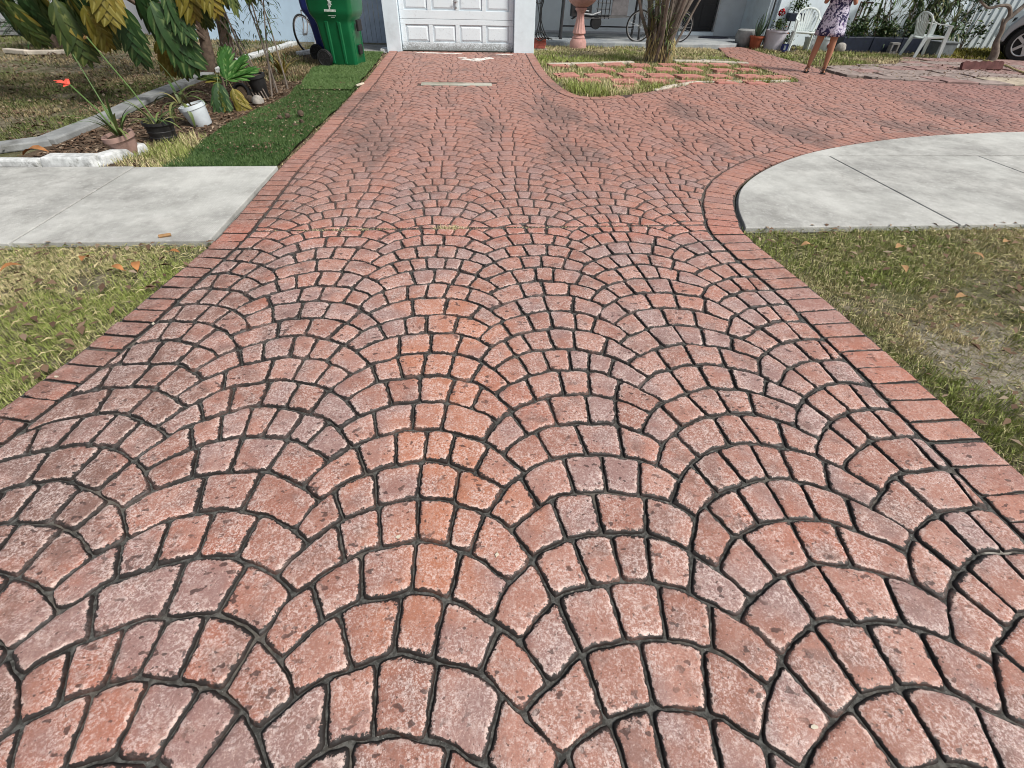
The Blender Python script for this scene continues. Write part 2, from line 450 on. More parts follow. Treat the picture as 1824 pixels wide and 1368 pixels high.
# ------------------------------------------------------------------ ground and driveway outline
JY = 3.25                                                     # the control joint across the drive
left_edge = catmull([(-1.60, 12.62), (-1.59, 10.5), (-1.59, 8.75), (-1.65, 5.8), (-1.70, 4.66), (-1.69, 3.6), (-1.70, 3.07), (-1.76, 2.59),
                     (-1.84, 2.0), (-1.95, 1.52), (-2.12, .9), (-2.38, .2), (-2.75, -.7)], 5)
right_edge = catmull([(2.07, -.7), (2.06, .92), (2.05, 2.04), (1.98, 2.98), (2.03, 3.27), (2.16, 3.65), (2.40, 4.06), (2.83, 4.50), (3.43, 4.94),
                      (4.16, 5.30), (5.09, 5.62), (5.96, 5.80), (6.97, 5.92), (9.0, 6.0), (13.0, 6.02), (18.0, 6.0)], 5)
island_edge = catmull([(5.10, 9.17), (4.07, 9.11), (3.42, 8.68), (2.80, 8.27), (2.32, 8.02), (1.93, 7.88), (1.70, 7.98), (1.57, 8.5), (1.51, 9.3), (1.50, 10.4), (1.54, 11.5), (1.57, 12.62)], 5)
far_edge = [(18.0, 9.2), (13.0, 9.15), (10.13, 9.13), (8.94, 9.32), (8.10, 9.62), (7.25, 9.82), (7.15, 10.2), (7.32, 11.4), (7.28, 13.0), (7.30, 14.45),
            (6.55, 14.25), (6.05, 12.6), (5.98, 11.3), (6.02, 10.2), (6.12, 9.72), (5.95, 9.35)]
drive_poly = left_edge+right_edge+far_edge+island_edge
if area(drive_poly) < 0: drive_poly = drive_poly[::-1]
DP = np.array(drive_poly)
LE, RE, IE = np.array(left_edge), np.array([p for p in right_edge]), np.array([p for p in island_edge if p[0] < 2.4])
BW_L, BW_R, BW_I = .195, .255, .19

ground = sheet('ground', [(-60, -25), (60, -25), (60, 60), (-60, 60)], -.035, 'soil'); tag(ground, kind='structure')
drive = sheet('driveway', drive_poly, 0.0, 'joint'); tag(drive, kind='structure')

def warp(p):
    x, y = p[:, 0], p[:, 1]
    dx = (fbm(x, y, 4.5, 11)-.5)*.034+(vn(x, y, 17, 13)-.5)*.020
    dy = (fbm(x, y, 4.5, 21)-.5)*.030+(vn(x, y, 17, 23)-.5)*.020
    return p+np.column_stack([dx, dy])
FW, FS, FX, FY = .645, .1675, -.235, .972
HW = FW/2; FR = .43
def arc(x, base): return base-(FR-math.sqrt(max(FR*FR-x*x, 0)))
def solve_delta():
    lo, hi = 0.0, FS
    for _ in range(40):
        d = (lo+hi)/2
        a = arc(HW-d, 0.0)                       # A's lower arc at hw-d
        b = FS-(FR-math.sqrt(FR*FR-min(HW+d, FR)**2))   # neighbour's upper arc carried past the seam
        if a < b: lo = d
        else: hi = d
    return lo
DEL = solve_delta()
def neighbour(x, base): return arc(min(FW-x, FR*.999), base)   # arc of the next fan carried into this one
polys = []
frnd = random.Random(31)
def seam_side(n, k): return random.Random(n*1000+k).random() < .5
def seam_eps(n, k): return random.Random(n*1000+k+7).uniform(.06, .13)
def near_region(x, y): return y < 17 and -3.2 < x < 17.5
for n in range(-5, 29):
    xc = FX+FW*n
    for k in range(-11, 84):
        base = FY+FS*k
        if not (-.8 < base < 15): continue
        if base > 10.4 and 1.3 < xc < 5.4: continue
        if base > 10 and xc > 8: continue
        if base < 5.4 and xc > 4.6: continue
        m = 4 if frnd.random() < .86 else frnd.choice((3, 3, 5))
        eR = seam_eps(n, k) if seam_side(n, k) else 0.0            # this course gives its end to the seam stone
        eL = seam_eps(n-1, k) if not seam_side(n-1, k) else 0.0
        ofs = (.5 if (k+n) % 2 else -.5)*.26/m*2*.5+frnd.uniform(-.035, .035)
        cuts = [eL]+[eL+(1-eL-eR)*min(.93, max(.07, (j+frnd.uniform(-.10, .10))/m+ofs)) for j in range(1, m)]+[1.0-eR]
        xl = lambda f: (-HW+DEL)+(2*HW-2*DEL)*f
        xu = lambda f: -HW+2*HW*f
        st = []
        for j in range(m):
            f0, f1 = cuts[j], cuts[j+1]
            lo = [(xl(f0+(f1-f0)*q/4), arc(xl(f0+(f1-f0)*q/4), base)) for q in range(5)]
            hi = [(xu(f0+(f1-f0)*q/4), arc(xu(f0+(f1-f0)*q/4), base+FS)) for q in range(5)]
            st.append(lo+hi[::-1])
        # diamond at the right seam
        L = [(HW-DEL*(1-q/3), arc(HW-DEL*(1-q/3), base)) for q in range(4)]          # left vertex -> bottom
        Rr = [(HW+DEL*q/3, arc(HW-DEL*q/3, base)) for q in range(1, 4)]               # bottom -> right vertex
        T = [(HW+DEL*(1-q/3), neighbour(HW-DEL*(1-q/3), base+FS)) for q in range(1, 4)]
        T2 = [(HW-DEL*q/3, neighbour(HW-DEL*q/3, base+FS)) for q in range(1, 3)]
        ep = seam_eps(n, k)
        if seam_side(n, k):
            lo = [(xl(1-ep+ep*q/2), arc(xl(1-ep+ep*q/2), base)) for q in range(3)]
            hi = [(xu(1-ep+ep*q/2), arc(xu(1-ep+ep*q/2), base+FS)) for q in range(3)]
            dia = lo+L[1:]+Rr+T[:-1]+hi[::-1]
        else:
            lo = [(FW+xl(ep*q/2), arc(xl(ep*q/2), base)) for q in range(3)]
            hi = [(FW+xu(ep*q/2), arc(xu(ep*q/2), base+FS)) for q in range(3)]
            dia = L+Rr+lo[1:]+hi[::-1]+T2
        st.append(dia)
        for p in st: polys.append([(x+xc, y) for x, y in p])
# drop far-away ones fast, warp all vertices together
cen = np.array([np.mean(p, 0) for p in polys])
sd_c = sdf_poly(cen, DP)
polys = [p for p, s_ in zip(polys, sd_c) if s_ > -.14]
flat = np.array([q for p in polys for q in p]); lens = [len(p) for p in polys]
flat = warp(flat)
def field(P):
    f = sdf_poly(P, DP)-.006
    f = np.minimum(f, seg_dist(P, LE)-BW_L-.004); f = np.minimum(f, seg_dist(P, RE)-BW_R-.004)
    f = np.minimum(f, seg_dist(P, IE)-BW_I-.004)
    return f
F = field(flat)
pieces = []
i0 = 0
for L_ in lens:
    p = [tuple(q) for q in flat[i0:i0+L_]]; f = F[i0:i0+L_]; i0 += L_
    if (f < 0).all(): continue
    if (f < 0).any():
        p = clip_level(p, f)
        if len(p) < 3: continue
    ys = [q[1] for q in p]
    parts_ = [p]
    if min(ys) < JY < max(ys):
        parts_ = [clip_level(p, [JY-.006-y for y in ys]), clip_level(p, [y-JY-.006 for y in ys])]
    for q in parts_:
        if len(q) >= 3 and area(q) > .0016: pieces.append(q)
# concrete patch and the border bricks
PATCH = (-.69, .46, 8.66, 8.93)
pieces = [p for p in pieces if not (PATCH[0] < np.mean([q[0] for q in p]) < PATCH[1] and PATCH[2] < np.mean([q[1] for q in p]) < PATCH[3])]
CAMG = np.array([0.05, 0.0])
def size_seen(c): return 1.0/((c[0])**2+c[1]**2+CAM_H**2)
pieces.sort(key=lambda p: -size_seen(np.mean(p, 0))*(1 if abs(np.mean(p, 0)[0]) < 1.35*np.mean(p, 0)[1]+1.4 and np.mean(p, 0)[1] > -.05 else .02))

def stone_geo(p, near, tint, brick=False, gap=None):
    y = np.mean([q[1] for q in p])
    if gap is None: gap = .0019 if y < JY else .0017
    sp = .019 if near else .036
    q = resample(p, sp, 10 if near else 8)
    q = q*(.60 if near else .86)+(np.roll(q, 1, 0)+np.roll(q, -1, 0))*(.20 if near else .07)
    if brick: q = resample(p, .03 if near else .06, 8)
    c = q.mean(0); r = 2*area(q)/np.hypot(*(np.roll(q, -1, 0)-q).T).sum()
    if r < .012: gap = min(gap, r*.25)
    q = offset_in(q, gap)
    if near: q += (np.column_stack([_hash(np.arange(len(q)), np.full(len(q), int(c[0]*9999) & 65535), 5), _hash(np.arange(len(q)), np.full(len(q), int(c[1]*9999) & 65535), 6)])-.5)*.0045
    tz = rnd.uniform(-.0015, .0015); sl_ = (rnd.uniform(-.012, .012), rnd.uniform(-.012, .012))
    rings = [(0.0, -.002, 1.0), (.0030, .0055, .92), (.0075, .0100, .64), (.020, .012, .30), (.036, .0123, 0.0)] if near else [(0.0, 0.0, 1.0), (.006, .0085, .66), (.022, .0105, 0.0)]
    if brick: rings = [(0, -.002, 1.0), (.003, .008, .8), (.008, .0105, .5), (.022, .011, 0.0)]
    vs, e = [], []
    for d, z, ev in rings:
        s_ = max(.15, 1-d/max(r, .012)); w = c+(q-c)*s_
        hgt = z+(tz if z > 0 else 0)
        for a in w: vs.append((a[0], a[1], hgt+((a[0]-c[0])*sl_[0]+(a[1]-c[1])*sl_[1] if z > .005 else 0))); e.append(ev)
    n = len(q); fs = []
    for i in range(len(rings)-1):
        for k in range(n): fs.append((i*n+k, i*n+(k+1) % n, (i+1)*n+(k+1) % n, (i+1)*n+k))
    fs.append(tuple((len(rings)-1)*n+k for k in range(n)))
    return vs, fs, e, c
def lay(name, plist, mat, parent, limit, brick=False, rest=None, gap=None):
    for p in plist[:limit]:
        ti = rnd.random(); vs, fs, e, c = stone_geo(p, True, ti, brick, gap)
        mb = MB(); mb.add([(v[0]-c[0], v[1]-c[1], v[2]) for v in vs], fs, edge=e, tint=ti)
        o = mb.build(name, mat, parent, smooth=True, loc=(c[0], c[1], 0))
    if len(plist) > limit:
        V_, Lp, Sz, E_, T_ = [], [], [], [], []; o_ = 0
        for p in plist[limit:]:
            ti = rnd.random(); vs, fs, e, c = stone_geo(p, np.mean([q[1] for q in p]) < 3.2, ti, brick, gap)
            V_ += vs; E_ += e; T_ += [ti]*len(vs)
            for f in fs: Lp += [i+o_ for i in f]; Sz.append(len(f))
            o_ += len(vs)
        o = mesh_np(rest, V_, Lp, Sz, mat, {'edge': E_, 'tint': T_}, True, parent); tag(o, kind='stuff')
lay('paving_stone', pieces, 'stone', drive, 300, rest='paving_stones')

def border(line, width, step, inward):
    """soldier bricks laid across the border strip; inward = +1 left of travel"""
    L = np.array(line); seg = np.hypot(*np.diff(L, axis=0).T); cs = np.concatenate(([0], np.cumsum(seg))); out = []
    def at(t):
        q = np.array([np.interp(t, cs, L[:, 0]), np.interp(t, cs, L[:, 1])]); a = np.array([np.interp(t+.05, cs, L[:, 0]), np.interp(t+.05, cs, L[:, 1])]); b = np.array([np.interp(t-.05, cs, L[:, 0]), np.interp(t-.05, cs, L[:, 1])])
        d = a-b; d /= max(np.hypot(*d), 1e-9); return q, np.array([-d[1], d[0]])*inward
    t = .01
    while t < cs[-1]-step:
        w = step*rnd.uniform(.92, 1.08)
        q0, n0 = at(t); q1, n1 = at(t+w)
        if min(q0[1], q1[1]) < JY < max(q0[1], q1[1]): pass
        p = [tuple(q0+n0*.004), tuple(q1+n1*.004), tuple(q1+n1*(width-.004)), tuple(q0+n0*(width-.004))]
        if inward < 0 or area(p) < 0: p = p if area(p) > 0 else p[::-1]
        pw = np.array(p); jt = np.array([[rnd.uniform(-.006, .006), rnd.uniform(-.006, .006)] for _ in p]); p = [tuple(v) for v in pw+jt]
        out.append(p); t += w
    return out
bl = border(left_edge, BW_L, .118, +1)
br = border([p for p in right_edge if p[0] < 9.0], BW_R, .122, +1)
bi = border([p for p in island_edge if p[0] < 2.4], BW_I, .125, +1)
allb = bl+br+bi
allb = [p for p in allb if inside(np.array([np.mean(p, 0)]), drive_poly)[0]]
allb.sort(key=lambda p: -size_seen(np.mean(p, 0))*(1 if np.mean(p, 0)[1] > .2 else .02))
lay('border_brick', allb, 'border', drive, 300, True, 'border_bricks', gap=.0034)

# concrete patch let into the drive
def grain_strip():
    mb = MB(); mb.box(((PATCH[0]+PATCH[1])/2, (PATCH[2]+PATCH[3])/2, .005), (PATCH[1]-PATCH[0]-.03, .22, .016)); return mb
MAT['patch'] = concrete('patch_mortar', (.30, .29, .22), (.42, .40, .32), (.16, .15, .11))
grain_strip().build('mortar_patch', 'patch', drive, bevel=.004)
MAT['spill'] = simple('white_spill', (.72, .70, .66), .9, .2, var=.25, scale=30, dirt=(.4, .25, .2), dirt_amt=.8)
def blob_poly(cx, cy_, rx, ry, n=18, amp=.35, seed=0):
    r_ = random.Random(seed); return [(cx+rx*math.cos(2*PI*i/n)*(1+r_.uniform(-amp, amp)), cy_+ry*math.sin(2*PI*i/n)*(1+r_.uniform(-amp, amp))) for i in range(n)]
mb = MB()
for i, (cx, c2, rx, ry) in enumerate([(.10, 11.45, .13, .09), (.33, 11.5, .17, .13), (.53, 11.66, .08, .12), (.0, 11.66, .10, .05), (.28, 11.28, .10, .05), (-.35, 12.3, .3, .04), (.9, 12.28, .16, .05), (-.75, 12.35, .22, .05)]):
    mb.prism(blob_poly(cx, c2, rx, ry, seed=i), .010, .0165)
mb.build('chalky_spill', 'spill', drive, smooth=False)

# ------------------------------------------------------------------ pavements
REd = [p for p in right_edge if p[1] > 3.14]
slabpoly = [(p[0]+.02, p[1]-.01) for p in REd]+[(18.0, 3.18)]
sidewalk_r = sheet('pavement', [(p[0]+.012, p[1]) for p in REd]+[(18, 3.16)], -.012, 'old_concrete'); tag(sidewalk_r, kind='structure')
def halfp(poly, a, b, c):
    f = [a*x+b*y+c for x, y in poly]; return clip_level(poly, f)
g = .008
body = halfp(slabpoly, 0, -1, 4.92-g); top_ = halfp(slabpoly, 0, 1, -4.92-g)
xs = [(-9, 3.66), (3.66, 5.34), (5.34, 6.95), (6.95, 8.6), (8.6, 10.2), (10.2, 11.8), (11.8, 13.4), (13.4, 15), (15, 18)]
for a, b in xs:
    q = halfp(halfp(body, 1, -.02, -a-g), -1, .02, b-g)
    if len(q) > 2: slab('concrete_slab', q, -.03, .018, 'concrete', sidewalk_r)
for a, b in ((-9, 7.4), (7.4, 12), (12, 18)):
    q = halfp(halfp(top_, 1, 0, -a-g), -1, 0, b-g)
    if len(q) > 2: slab('concrete_slab', q, -.03, .017, 'concrete', sidewalk_r)
sidewalk_l = sheet('pavement', [(-1.715, 4.64), (-18, 4.60), (-18, 3.09), (-1.715, 3.09)], -.012, 'old_concrete'); tag(sidewalk_l, kind='structure')
x0 = -1.71
for x1 in (-2.94, -4.5, -6.1, -7.7, -9.3, -11, -12.6, -18):
    slab('concrete_slab', [(x1+g, 3.10), (x0-g, 3.09), (x0-g, 4.65), (x1+g, 4.63)], -.03, .018, 'concrete', sidewalk_l); x0 = x1

# ------------------------------------------------------------------ grass
grn = np.random.default_rng(5)
def grass(name, n, box, keep, length, width, z=-.03, mat='grass', green=.5, dryness=.45, seed=0, lean=.9, patch=1.6, kindname='stuff', tuft=0.0):
    x = grn.uniform(box[0], box[1], n); y = grn.uniform(box[2], box[3], n)
    if tuft:
        k = int(n/14)+1; tx = grn.uniform(box[0], box[1], k); ty = grn.uniform(box[2], box[3], k); idx = grn.integers(0, k, n); m = grn.random(n) < tuft
        x = np.where(m, tx[idx]+grn.normal(0, .012, n), x); y = np.where(m, ty[idx]+grn.normal(0, .012, n), y)
    P = np.column_stack([x, y]); k = keep(P); P = P[k]; x, y = P[:, 0], P[:, 1]
    pa = fbm(x, y, patch, 70+seed); bare = fbm(x, y, patch*1.7, 80+seed)
    k = grn.random(len(x)) < np.clip((bare-.26)*4.2, .06, 1); x, y, pa = x[k], y[k], pa[k]; n = len(x)
    L = length*grn.uniform(.45, 1.25, n)*(.7+.7*pa); w = width*grn.uniform(.6, 1.2, n)
    az = grn.uniform(0, 2*PI, n); tl = grn.uniform(.15, 1.0, n)*lean
    dx, dy = np.cos(az), np.sin(az); px, py = -dy, dx
    s1, c1 = np.sin(tl*.6), np.cos(tl*.6); s2, c2 = np.sin(tl*1.35), np.cos(tl*1.35)
    mx, my, mz = x+dx*s1*L*.5, y+dy*s1*L*.5, z+c1*L*.5
    ex, ey, ez = mx+dx*s2*L*.5, my+dy*s2*L*.5, mz+c2*L*.5
    V_ = np.empty((n, 5, 3))
    V_[:, 0] = np.column_stack([x-px*w, y-py*w, np.full(n, z)]); V_[:, 1] = np.column_stack([x+px*w, y+py*w, np.full(n, z)])
    V_[:, 2] = np.column_stack([mx-px*w*.8, my-py*w*.8, mz]); V_[:, 3] = np.column_stack([mx+px*w*.8, my+py*w*.8, mz]); V_[:, 4] = np.column_stack([ex, ey, ez])
    b = np.arange(n)[:, None]*5
    Lp = np.hstack([b+0, b+1, b+3, b+2, b+2, b+3, b+4]).ravel(); Sz = np.tile([4, 3], n)
    t = np.clip((pa-.5)*1.8+green+grn.normal(0, .30, n), 0, 1); d = np.clip((.53-pa)*3.4+dryness+grn.normal(0, .48, n), 0, 1)
    al = np.tile([0, 0, .6, .6, 1.0], n)
    o = mesh_np(name, V_.reshape(-1, 3), Lp, Sz, mat, {'tint': np.repeat(t, 5), 'dry': np.repeat(d, 5), 'along': al})
    return tag(o, kind='stuff')
def gtag(o, label): return tag(o, label, 'grass')
nL = np.array(left_edge); nR = np.array(right_edge)
def off_drive(P, m=.0):
    return sdf_poly(P, DP) < -m+.045*(vn(P[:, 0], P[:, 1], 14, 3)-.35)
gtag(grass('near_lawn', 90000, (-4.3, -1.6, .8, 3.16), lambda P: off_drive(P) & (P[:, 1] < 3.09+.09*vn(P[:, 0], P[:, 1], 7, 4)), .036, .0022, green=.70, dryness=.24, seed=1, tuft=.55), 'short patchy green and straw grass left of the driveway before the pavement')
gtag(grass('near_lawn', 135000, (1.95, 5.6, .3, 3.24), lambda P: off_drive(P) & ((((P[:, 0]-2.62)/.42)**2+((P[:, 1]-1.62)/.42)**2+2.2*fbm(P[:, 0], P[:, 1], 9, 44) > 1.7) | (grn.random(len(P)) < .16)) & (P[:, 1] < 3.16+.10*vn(P[:, 0], P[:, 1], 7, 5)), .036, .0022, green=.62, dryness=.34, seed=2, tuft=.55), 'dry straw and green grass right of the driveway in front of the round pavement')
isl = lambda P: (P[:, 0] > 1.45) & (P[:, 0] < 6.3) & (P[:, 1] < 14.25) & off_drive(P)

# ------------------------------------------------------------------ more materials
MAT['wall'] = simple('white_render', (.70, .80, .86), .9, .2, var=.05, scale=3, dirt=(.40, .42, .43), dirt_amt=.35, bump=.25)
MAT['wall_shade'] = simple('shaded_white_render', (.60, .65, .68), .9, .2, var=.05, scale=3, dirt=(.32, .34, .35), dirt_amt=.3, bump=.2)  # darker copy of the white render, porch shade put into its colour
MAT['wall_blue'] = simple('pale_blue_render', (.48, .63, .78), .9, .2, var=.06, scale=2, dirt=(.30, .38, .46), dirt_amt=.35, bump=.2)
MAT['wall_grey'] = simple('pale_grey_render', (.40, .41, .44), .9, .2, var=.06, scale=2, dirt=(.24, .25, .27), dirt_amt=.5, bump=.2)
def door_mat():
    t = NT('garage_door_paint'); x, y, z = t.xyz()
    c = t.mix(t.noise(5, 4, .6), (.70, .79, .85), (.79, .87, .91))
    nn = t.math('MULTIPLY', t.math('SUBTRACT', t.noise(10, 6, .75), .5), .28)
    w = t.step(t.math('ADD', z, nn), .22, .06)
    c = t.mix(t.math('MULTIPLY', w, t.step(t.noise(55, 5, .7), .36, .56)), c, (.27, .29, .29))
    c = t.mix(t.step(t.math('ADD', z, nn), .09, .0, 0, .6), c, (.20, .205, .20))
    c = t.mix(t.step(t.noise(14, 6, .75), .56, .70, 0, .30), c, (.40, .43, .44))
    c = t.mix(t.math('MULTIPLY', t.step(t.noise(45, 4, .7), .60, .70), t.step(z, .7, .2)), c, (.36, .38, .38))
    t.bump(t.noise(60, 4, .6), .2, .003)
    return t.out(c, .6, .3)
MAT['gdoor'] = door_mat()
MAT['plank'] = simple('grey_blue_plank', (.38, .45, .54), .8, .2, var=.10, scale=4, dirt=(.22, .26, .31), dirt_amt=.5)
MAT['metal_white'] = simple('white_corrugated_metal', (.52, .58, .61), .5, .4, var=.05, scale=3, dirt=(.36, .40, .42), dirt_amt=.4)
MAT['dark'] = simple('dark_rubber', (.014, .014, .015), .6, .35, var=.3)
MAT['black_metal'] = simple('black_metal', (.020, .020, .023), .5, .5, var=.3, dirt=(.06, .045, .035), dirt_amt=.5)
MAT['steel'] = simple('dull_steel', (.38, .39, .40), .4, .5, .6, var=.15)
MAT['chrome'] = simple('light_rim', (.50, .50, .50), .35, .6, .5, var=.1)
MAT['entry'] = simple('dark_door', (.012, .013, .016), .4, .4, var=.2)
MAT['white_plastic'] = simple('white_plastic', (.66, .72, .70), .45, .4, var=.05, scale=5, dirt=(.42, .46, .43), dirt_amt=.45)
MAT['bin_green'] = simple('green_bin_plastic', (.005, .135, .048), .42, .45, var=.10, scale=4, dirt=(.02, .11, .05), dirt_amt=.4)
MAT['bin_blue'] = simple('blue_bin_plastic', (.02, .035, .19), .5, .4, var=.10)
MAT['logo'] = simple('white_print', (.62, .68, .64), .6, .2, var=.1, scale=40)
MAT['pink_stone'] = simple('pink_cast_stone', (.50, .285, .255), .85, .25, var=.14, scale=10, dirt=(.28, .17, .155), dirt_amt=.6, bump=.5)
MAT['red_brick'] = simple('red_brick', (.32, .085, .065), .85, .2, var=.25, scale=9, dirt=(.16, .065, .055), dirt_amt=.6, bump=.4)
MAT['paver_red'] = simple('red_paver', (.44, .20, .165), .88, .2, var=.22, scale=7, dirt=(.20, .115, .10), dirt_amt=.7, bump=.4)
MAT['paver_grey'] = simple('grey_brown_paver', (.29, .235, .215), .9, .2, var=.25, scale=5, dirt=(.09, .075, .07), dirt_amt=.7, bump=.4)
MAT['paver_mauve'] = simple('mauve_paver', (.29, .19, .175), .9, .2, var=.25, scale=5, dirt=(.11, .08, .078), dirt_amt=.7, bump=.4)
MAT['paver_tan'] = simple('tan_flagstone', (.42, .36, .28), .9, .2, var=.25, scale=6, dirt=(.22, .18, .14), dirt_amt=.7, bump=.4)
MAT['edging_pale'] = simple('pale_edging', (.50, .45, .38), .9, .2, var=.2, scale=8, dirt=(.24, .20, .16), dirt_amt=.7, bump=.4)
MAT['edging_white'] = simple('whitewashed_edging', (.56, .58, .58), .85, .2, var=.25, scale=14, dirt=(.16, .16, .14), dirt_amt=.95, bump=.12)
MAT['kerb'] = simple('weathered_kerb', (.25, .26, .26), .9, .2, var=.2, scale=6, dirt=(.12, .12, .11), dirt_amt=.8, bump=.4)
MAT['maroon'] = simple('maroon_block', (.10, .045, .042), .9, .2, var=.25, scale=10, bump=.5)
MAT['terracotta'] = simple('terracotta', (.30, .085, .045), .8, .25, var=.15)
MAT['pot_pink'] = simple('faded_pink_pot', (.36, .235, .20), .8, .25, var=.15, scale=9, dirt=(.20, .13, .11), dirt_amt=.6)
MAT['pot_black'] = simple('black_plastic_pot', (.018, .018, .019), .55, .4, var=.3, dirt=(.07, .06, .05), dirt_amt=.4)
MAT['bucket'] = simple('white_bucket', (.60, .66, .70), .5, .4, var=.06, dirt=(.38, .36, .36), dirt_amt=.5)
MAT['bucket_lilac'] = simple('lilac_white_bucket', (.52, .50, .56), .6, .3, var=.06, dirt=(.25, .22, .24), dirt_amt=.5)
MAT['navy'] = simple('navy_planter', (.012, .018, .035), .5, .4, var=.2)
MAT['grey_box'] = simple('grey_planter', (.17, .19, .20), .7, .3, var=.15, dirt=(.08, .085, .085))
MAT['block'] = simple('grey_block', (.30, .29, .28), .9, .2, var=.15, bump=.4)
MAT['rock'] = simple('pale_rock', (.36, .34, .31), .9, .2, var=.25, scale=20, dirt=(.15, .12, .1), bump=.5)
MAT['wood'] = simple('brown_wood', (.075, .048, .036), .85, .2, var=.3)
MAT['bark'] = simple('brown_bark', (.155, .115, .09), .95, .15, var=.3, scale=14, dirt=(.06, .045, .038), dirt_amt=.8, bump=.8)
MAT['bark_grey'] = simple('grey_bark', (.18, .152, .13), .95, .15, var=.25, scale=12, dirt=(.11, .09, .08), dirt_amt=.7, bump=.7)
MAT['skin'] = simple('skin', (.40, .20, .125), .55, .35, var=.06, scale=6)
MAT['hair'] = simple('hair', (.05, .04, .035), .6, .3, var=.2)
MAT['sandal'] = simple('dark_sandal', (.022, .018, .018), .6, .3, var=.2)
MAT['car_paint'] = simple('silver_car_paint', (.40, .435, .47), .28, .6, .5, var=.03, scale=3)
MAT['glass'] = simple('dark_glass', (.02, .025, .03), .08, .6, var=.1)
MAT['hose'] = simple('yellow_hose', (.42, .36, .17), .6, .3, var=.15)
MAT['cable'] = simple('black_cable', (.015, .016, .018), .6, .35, var=.2)
MAT['panel_grey'] = simple('weathered_board', (.21, .20, .205), .85, .2, var=.15, dirt=(.12, .11, .11))
MAT['mat_dark'] = simple('dark_doormat', (.012, .014, .024), .95, .1, var=.3)
MAT['red_flower'] = simple('red_petals', (.42, .012, .020), .6, .3, var=.25)
MAT['coral_flower'] = simple('coral_petals', (.62, .085, .055), .6, .3, var=.25)
MAT['orange_flower'] = simple('orange_petals', (.55, .13, .04), .6, .3, var=.25)
MAT['pale_flower'] = simple('pale_petals', (.62, .45, .46), .6, .3, var=.2)
MAT['dry_leaf'] = simple('dry_leaf', (.36, .215, .105), .8, .2, var=.3, scale=10)
MAT['orange_leaf'] = simple('orange_dry_leaf', (.34, .155, .06), .8, .2, var=.3, scale=10)
MAT['pale_chip'] = simple('pale_chip', (.62, .57, .46), .9, .2, var=.2, scale=14)
MAT['pod'] = simple('brown_seed_pod', (.10, .075, .055), .9, .2, var=.3, scale=20, bump=.5)
MAT['leaf_dark'] = leaf_mat('dark_glossy_leaf', (.012, .040, .010), (.030, .080, .018), (.14, .20, .07))
MAT['leaf_olive'] = leaf_mat('olive_leaf', (.022, .045, .008), (.062, .088, .014), (.14, .16, .045), (.25, .18, .025))
MAT['leaf_yellow'] = leaf_mat('yellowing_leaf', (.13, .12, .014), (.27, .19, .028), (.30, .27, .08), (.24, .12, .03))
MAT['leaf_bright'] = leaf_mat('fresh_green_leaf', (.02, .085, .012), (.055, .15, .025), (.17, .26, .09))
MAT['leaf_brown'] = leaf_mat('dry_brown_leaf', (.13, .07, .02), (.24, .14, .04), (.3, .2, .08))
MAT['strap'] = blade_mat('strap_leaf', (.035, .085, .022), (.10, .17, .05), (.42, .33, .15), 1.0, .45)
MAT['strap_dark'] = blade_mat('dark_strap_leaf', (.016, .045, .014), (.05, .10, .03), (.26, .20, .10), 1.0, .45)
MAT['aloe'] = simple('grey_green_aloe', (.055, .095, .06), .5, .4, var=.25, scale=20)
MAT['small_leaf'] = blade_mat('small_leaf', (.018, .045, .014), (.06, .105, .028), (.20, .17, .05), .7, .5)
MAT['yellow_cover'] = blade_mat('yellow_green_cover', (.09, .11, .015), (.22, .20, .03), (.30, .25, .05), .7, .6)
MAT['mulch'] = blade_mat('leaf_litter', (.085, .05, .032), (.20, .13, .085), (.42, .34, .25), .8, .9)

def dress_mat():
    t = NT('navy_floral_fabric'); o = t.obj()
    a = t.noise(7.5, 3, .6, o, 1.2); b = t.noise(19, 4, .65, o, .8)
    m = t.math('MULTIPLY', t.step(a, .445, .50), t.step(b, .41, .48))
    c = t.mix(m, (.035, .032, .085), (.60, .58, .70))
    c = t.mix(t.math('MULTIPLY', t.step(t.noise(24, 3, .6, o), .56, .62), m), c, (.13, .09, .22))
    return t.out(c, .9, .15)
MAT['dress'] = dress_mat()

# ------------------------------------------------------------------ the house
house = empty('house', (0, 12.6, 0), label='white rendered house with a white panelled garage door, recessed porch and side wing', cat='house')
def hbox(name, x0, x1, y0, y1, z0, z1, mat='wall', bevel=.008, parent=house):
    mb = MB(); mb.box(((x0+x1)/2, (y0+y1)/2-12.6, (z0+z1)/2), (x1-x0, y1-y0, z1-z0)); return mb.build(name, mat, parent, smooth=False, bevel=bevel)
hbox('pillar', -1.63, -1.32, 12.6, 13.1, -.03, 2.22)
hbox('pillar', 1.13, 1.575, 12.6, 13.1, -.03, 2.22)
hbox('lintel', -1.63, 1.575, 12.6, 13.1, 2.224, 2.75)
hbox('side_wall', -1.62, -1.45, 13.1, 16.9, -.03, 2.74)
hbox('side_wall', 1.40, 1.565, 13.1, 16.3, -.03, 2.74)
hbox('skirting_stone', -1.79, -1.633, 12.66, 13.0, -.03, .035, 'edging_white')
hbox('roof', -1.9, 17.3, 16.25, 19.5, 2.76, 2.95, 'wall_grey')
hbox('garage_roof', -1.75, 1.72, 12.45, 16.24, 2.76, 2.92, 'wall_grey')
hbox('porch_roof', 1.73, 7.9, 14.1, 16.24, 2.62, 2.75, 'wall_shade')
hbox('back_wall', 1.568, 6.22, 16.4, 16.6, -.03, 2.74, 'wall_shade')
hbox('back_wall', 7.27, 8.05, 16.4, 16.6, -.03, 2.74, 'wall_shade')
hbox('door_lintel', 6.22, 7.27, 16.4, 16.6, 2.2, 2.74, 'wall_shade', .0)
hbox('door_step', 6.222, 7.268, 16.36, 16.6, -.03, .155, 'wall', .004)
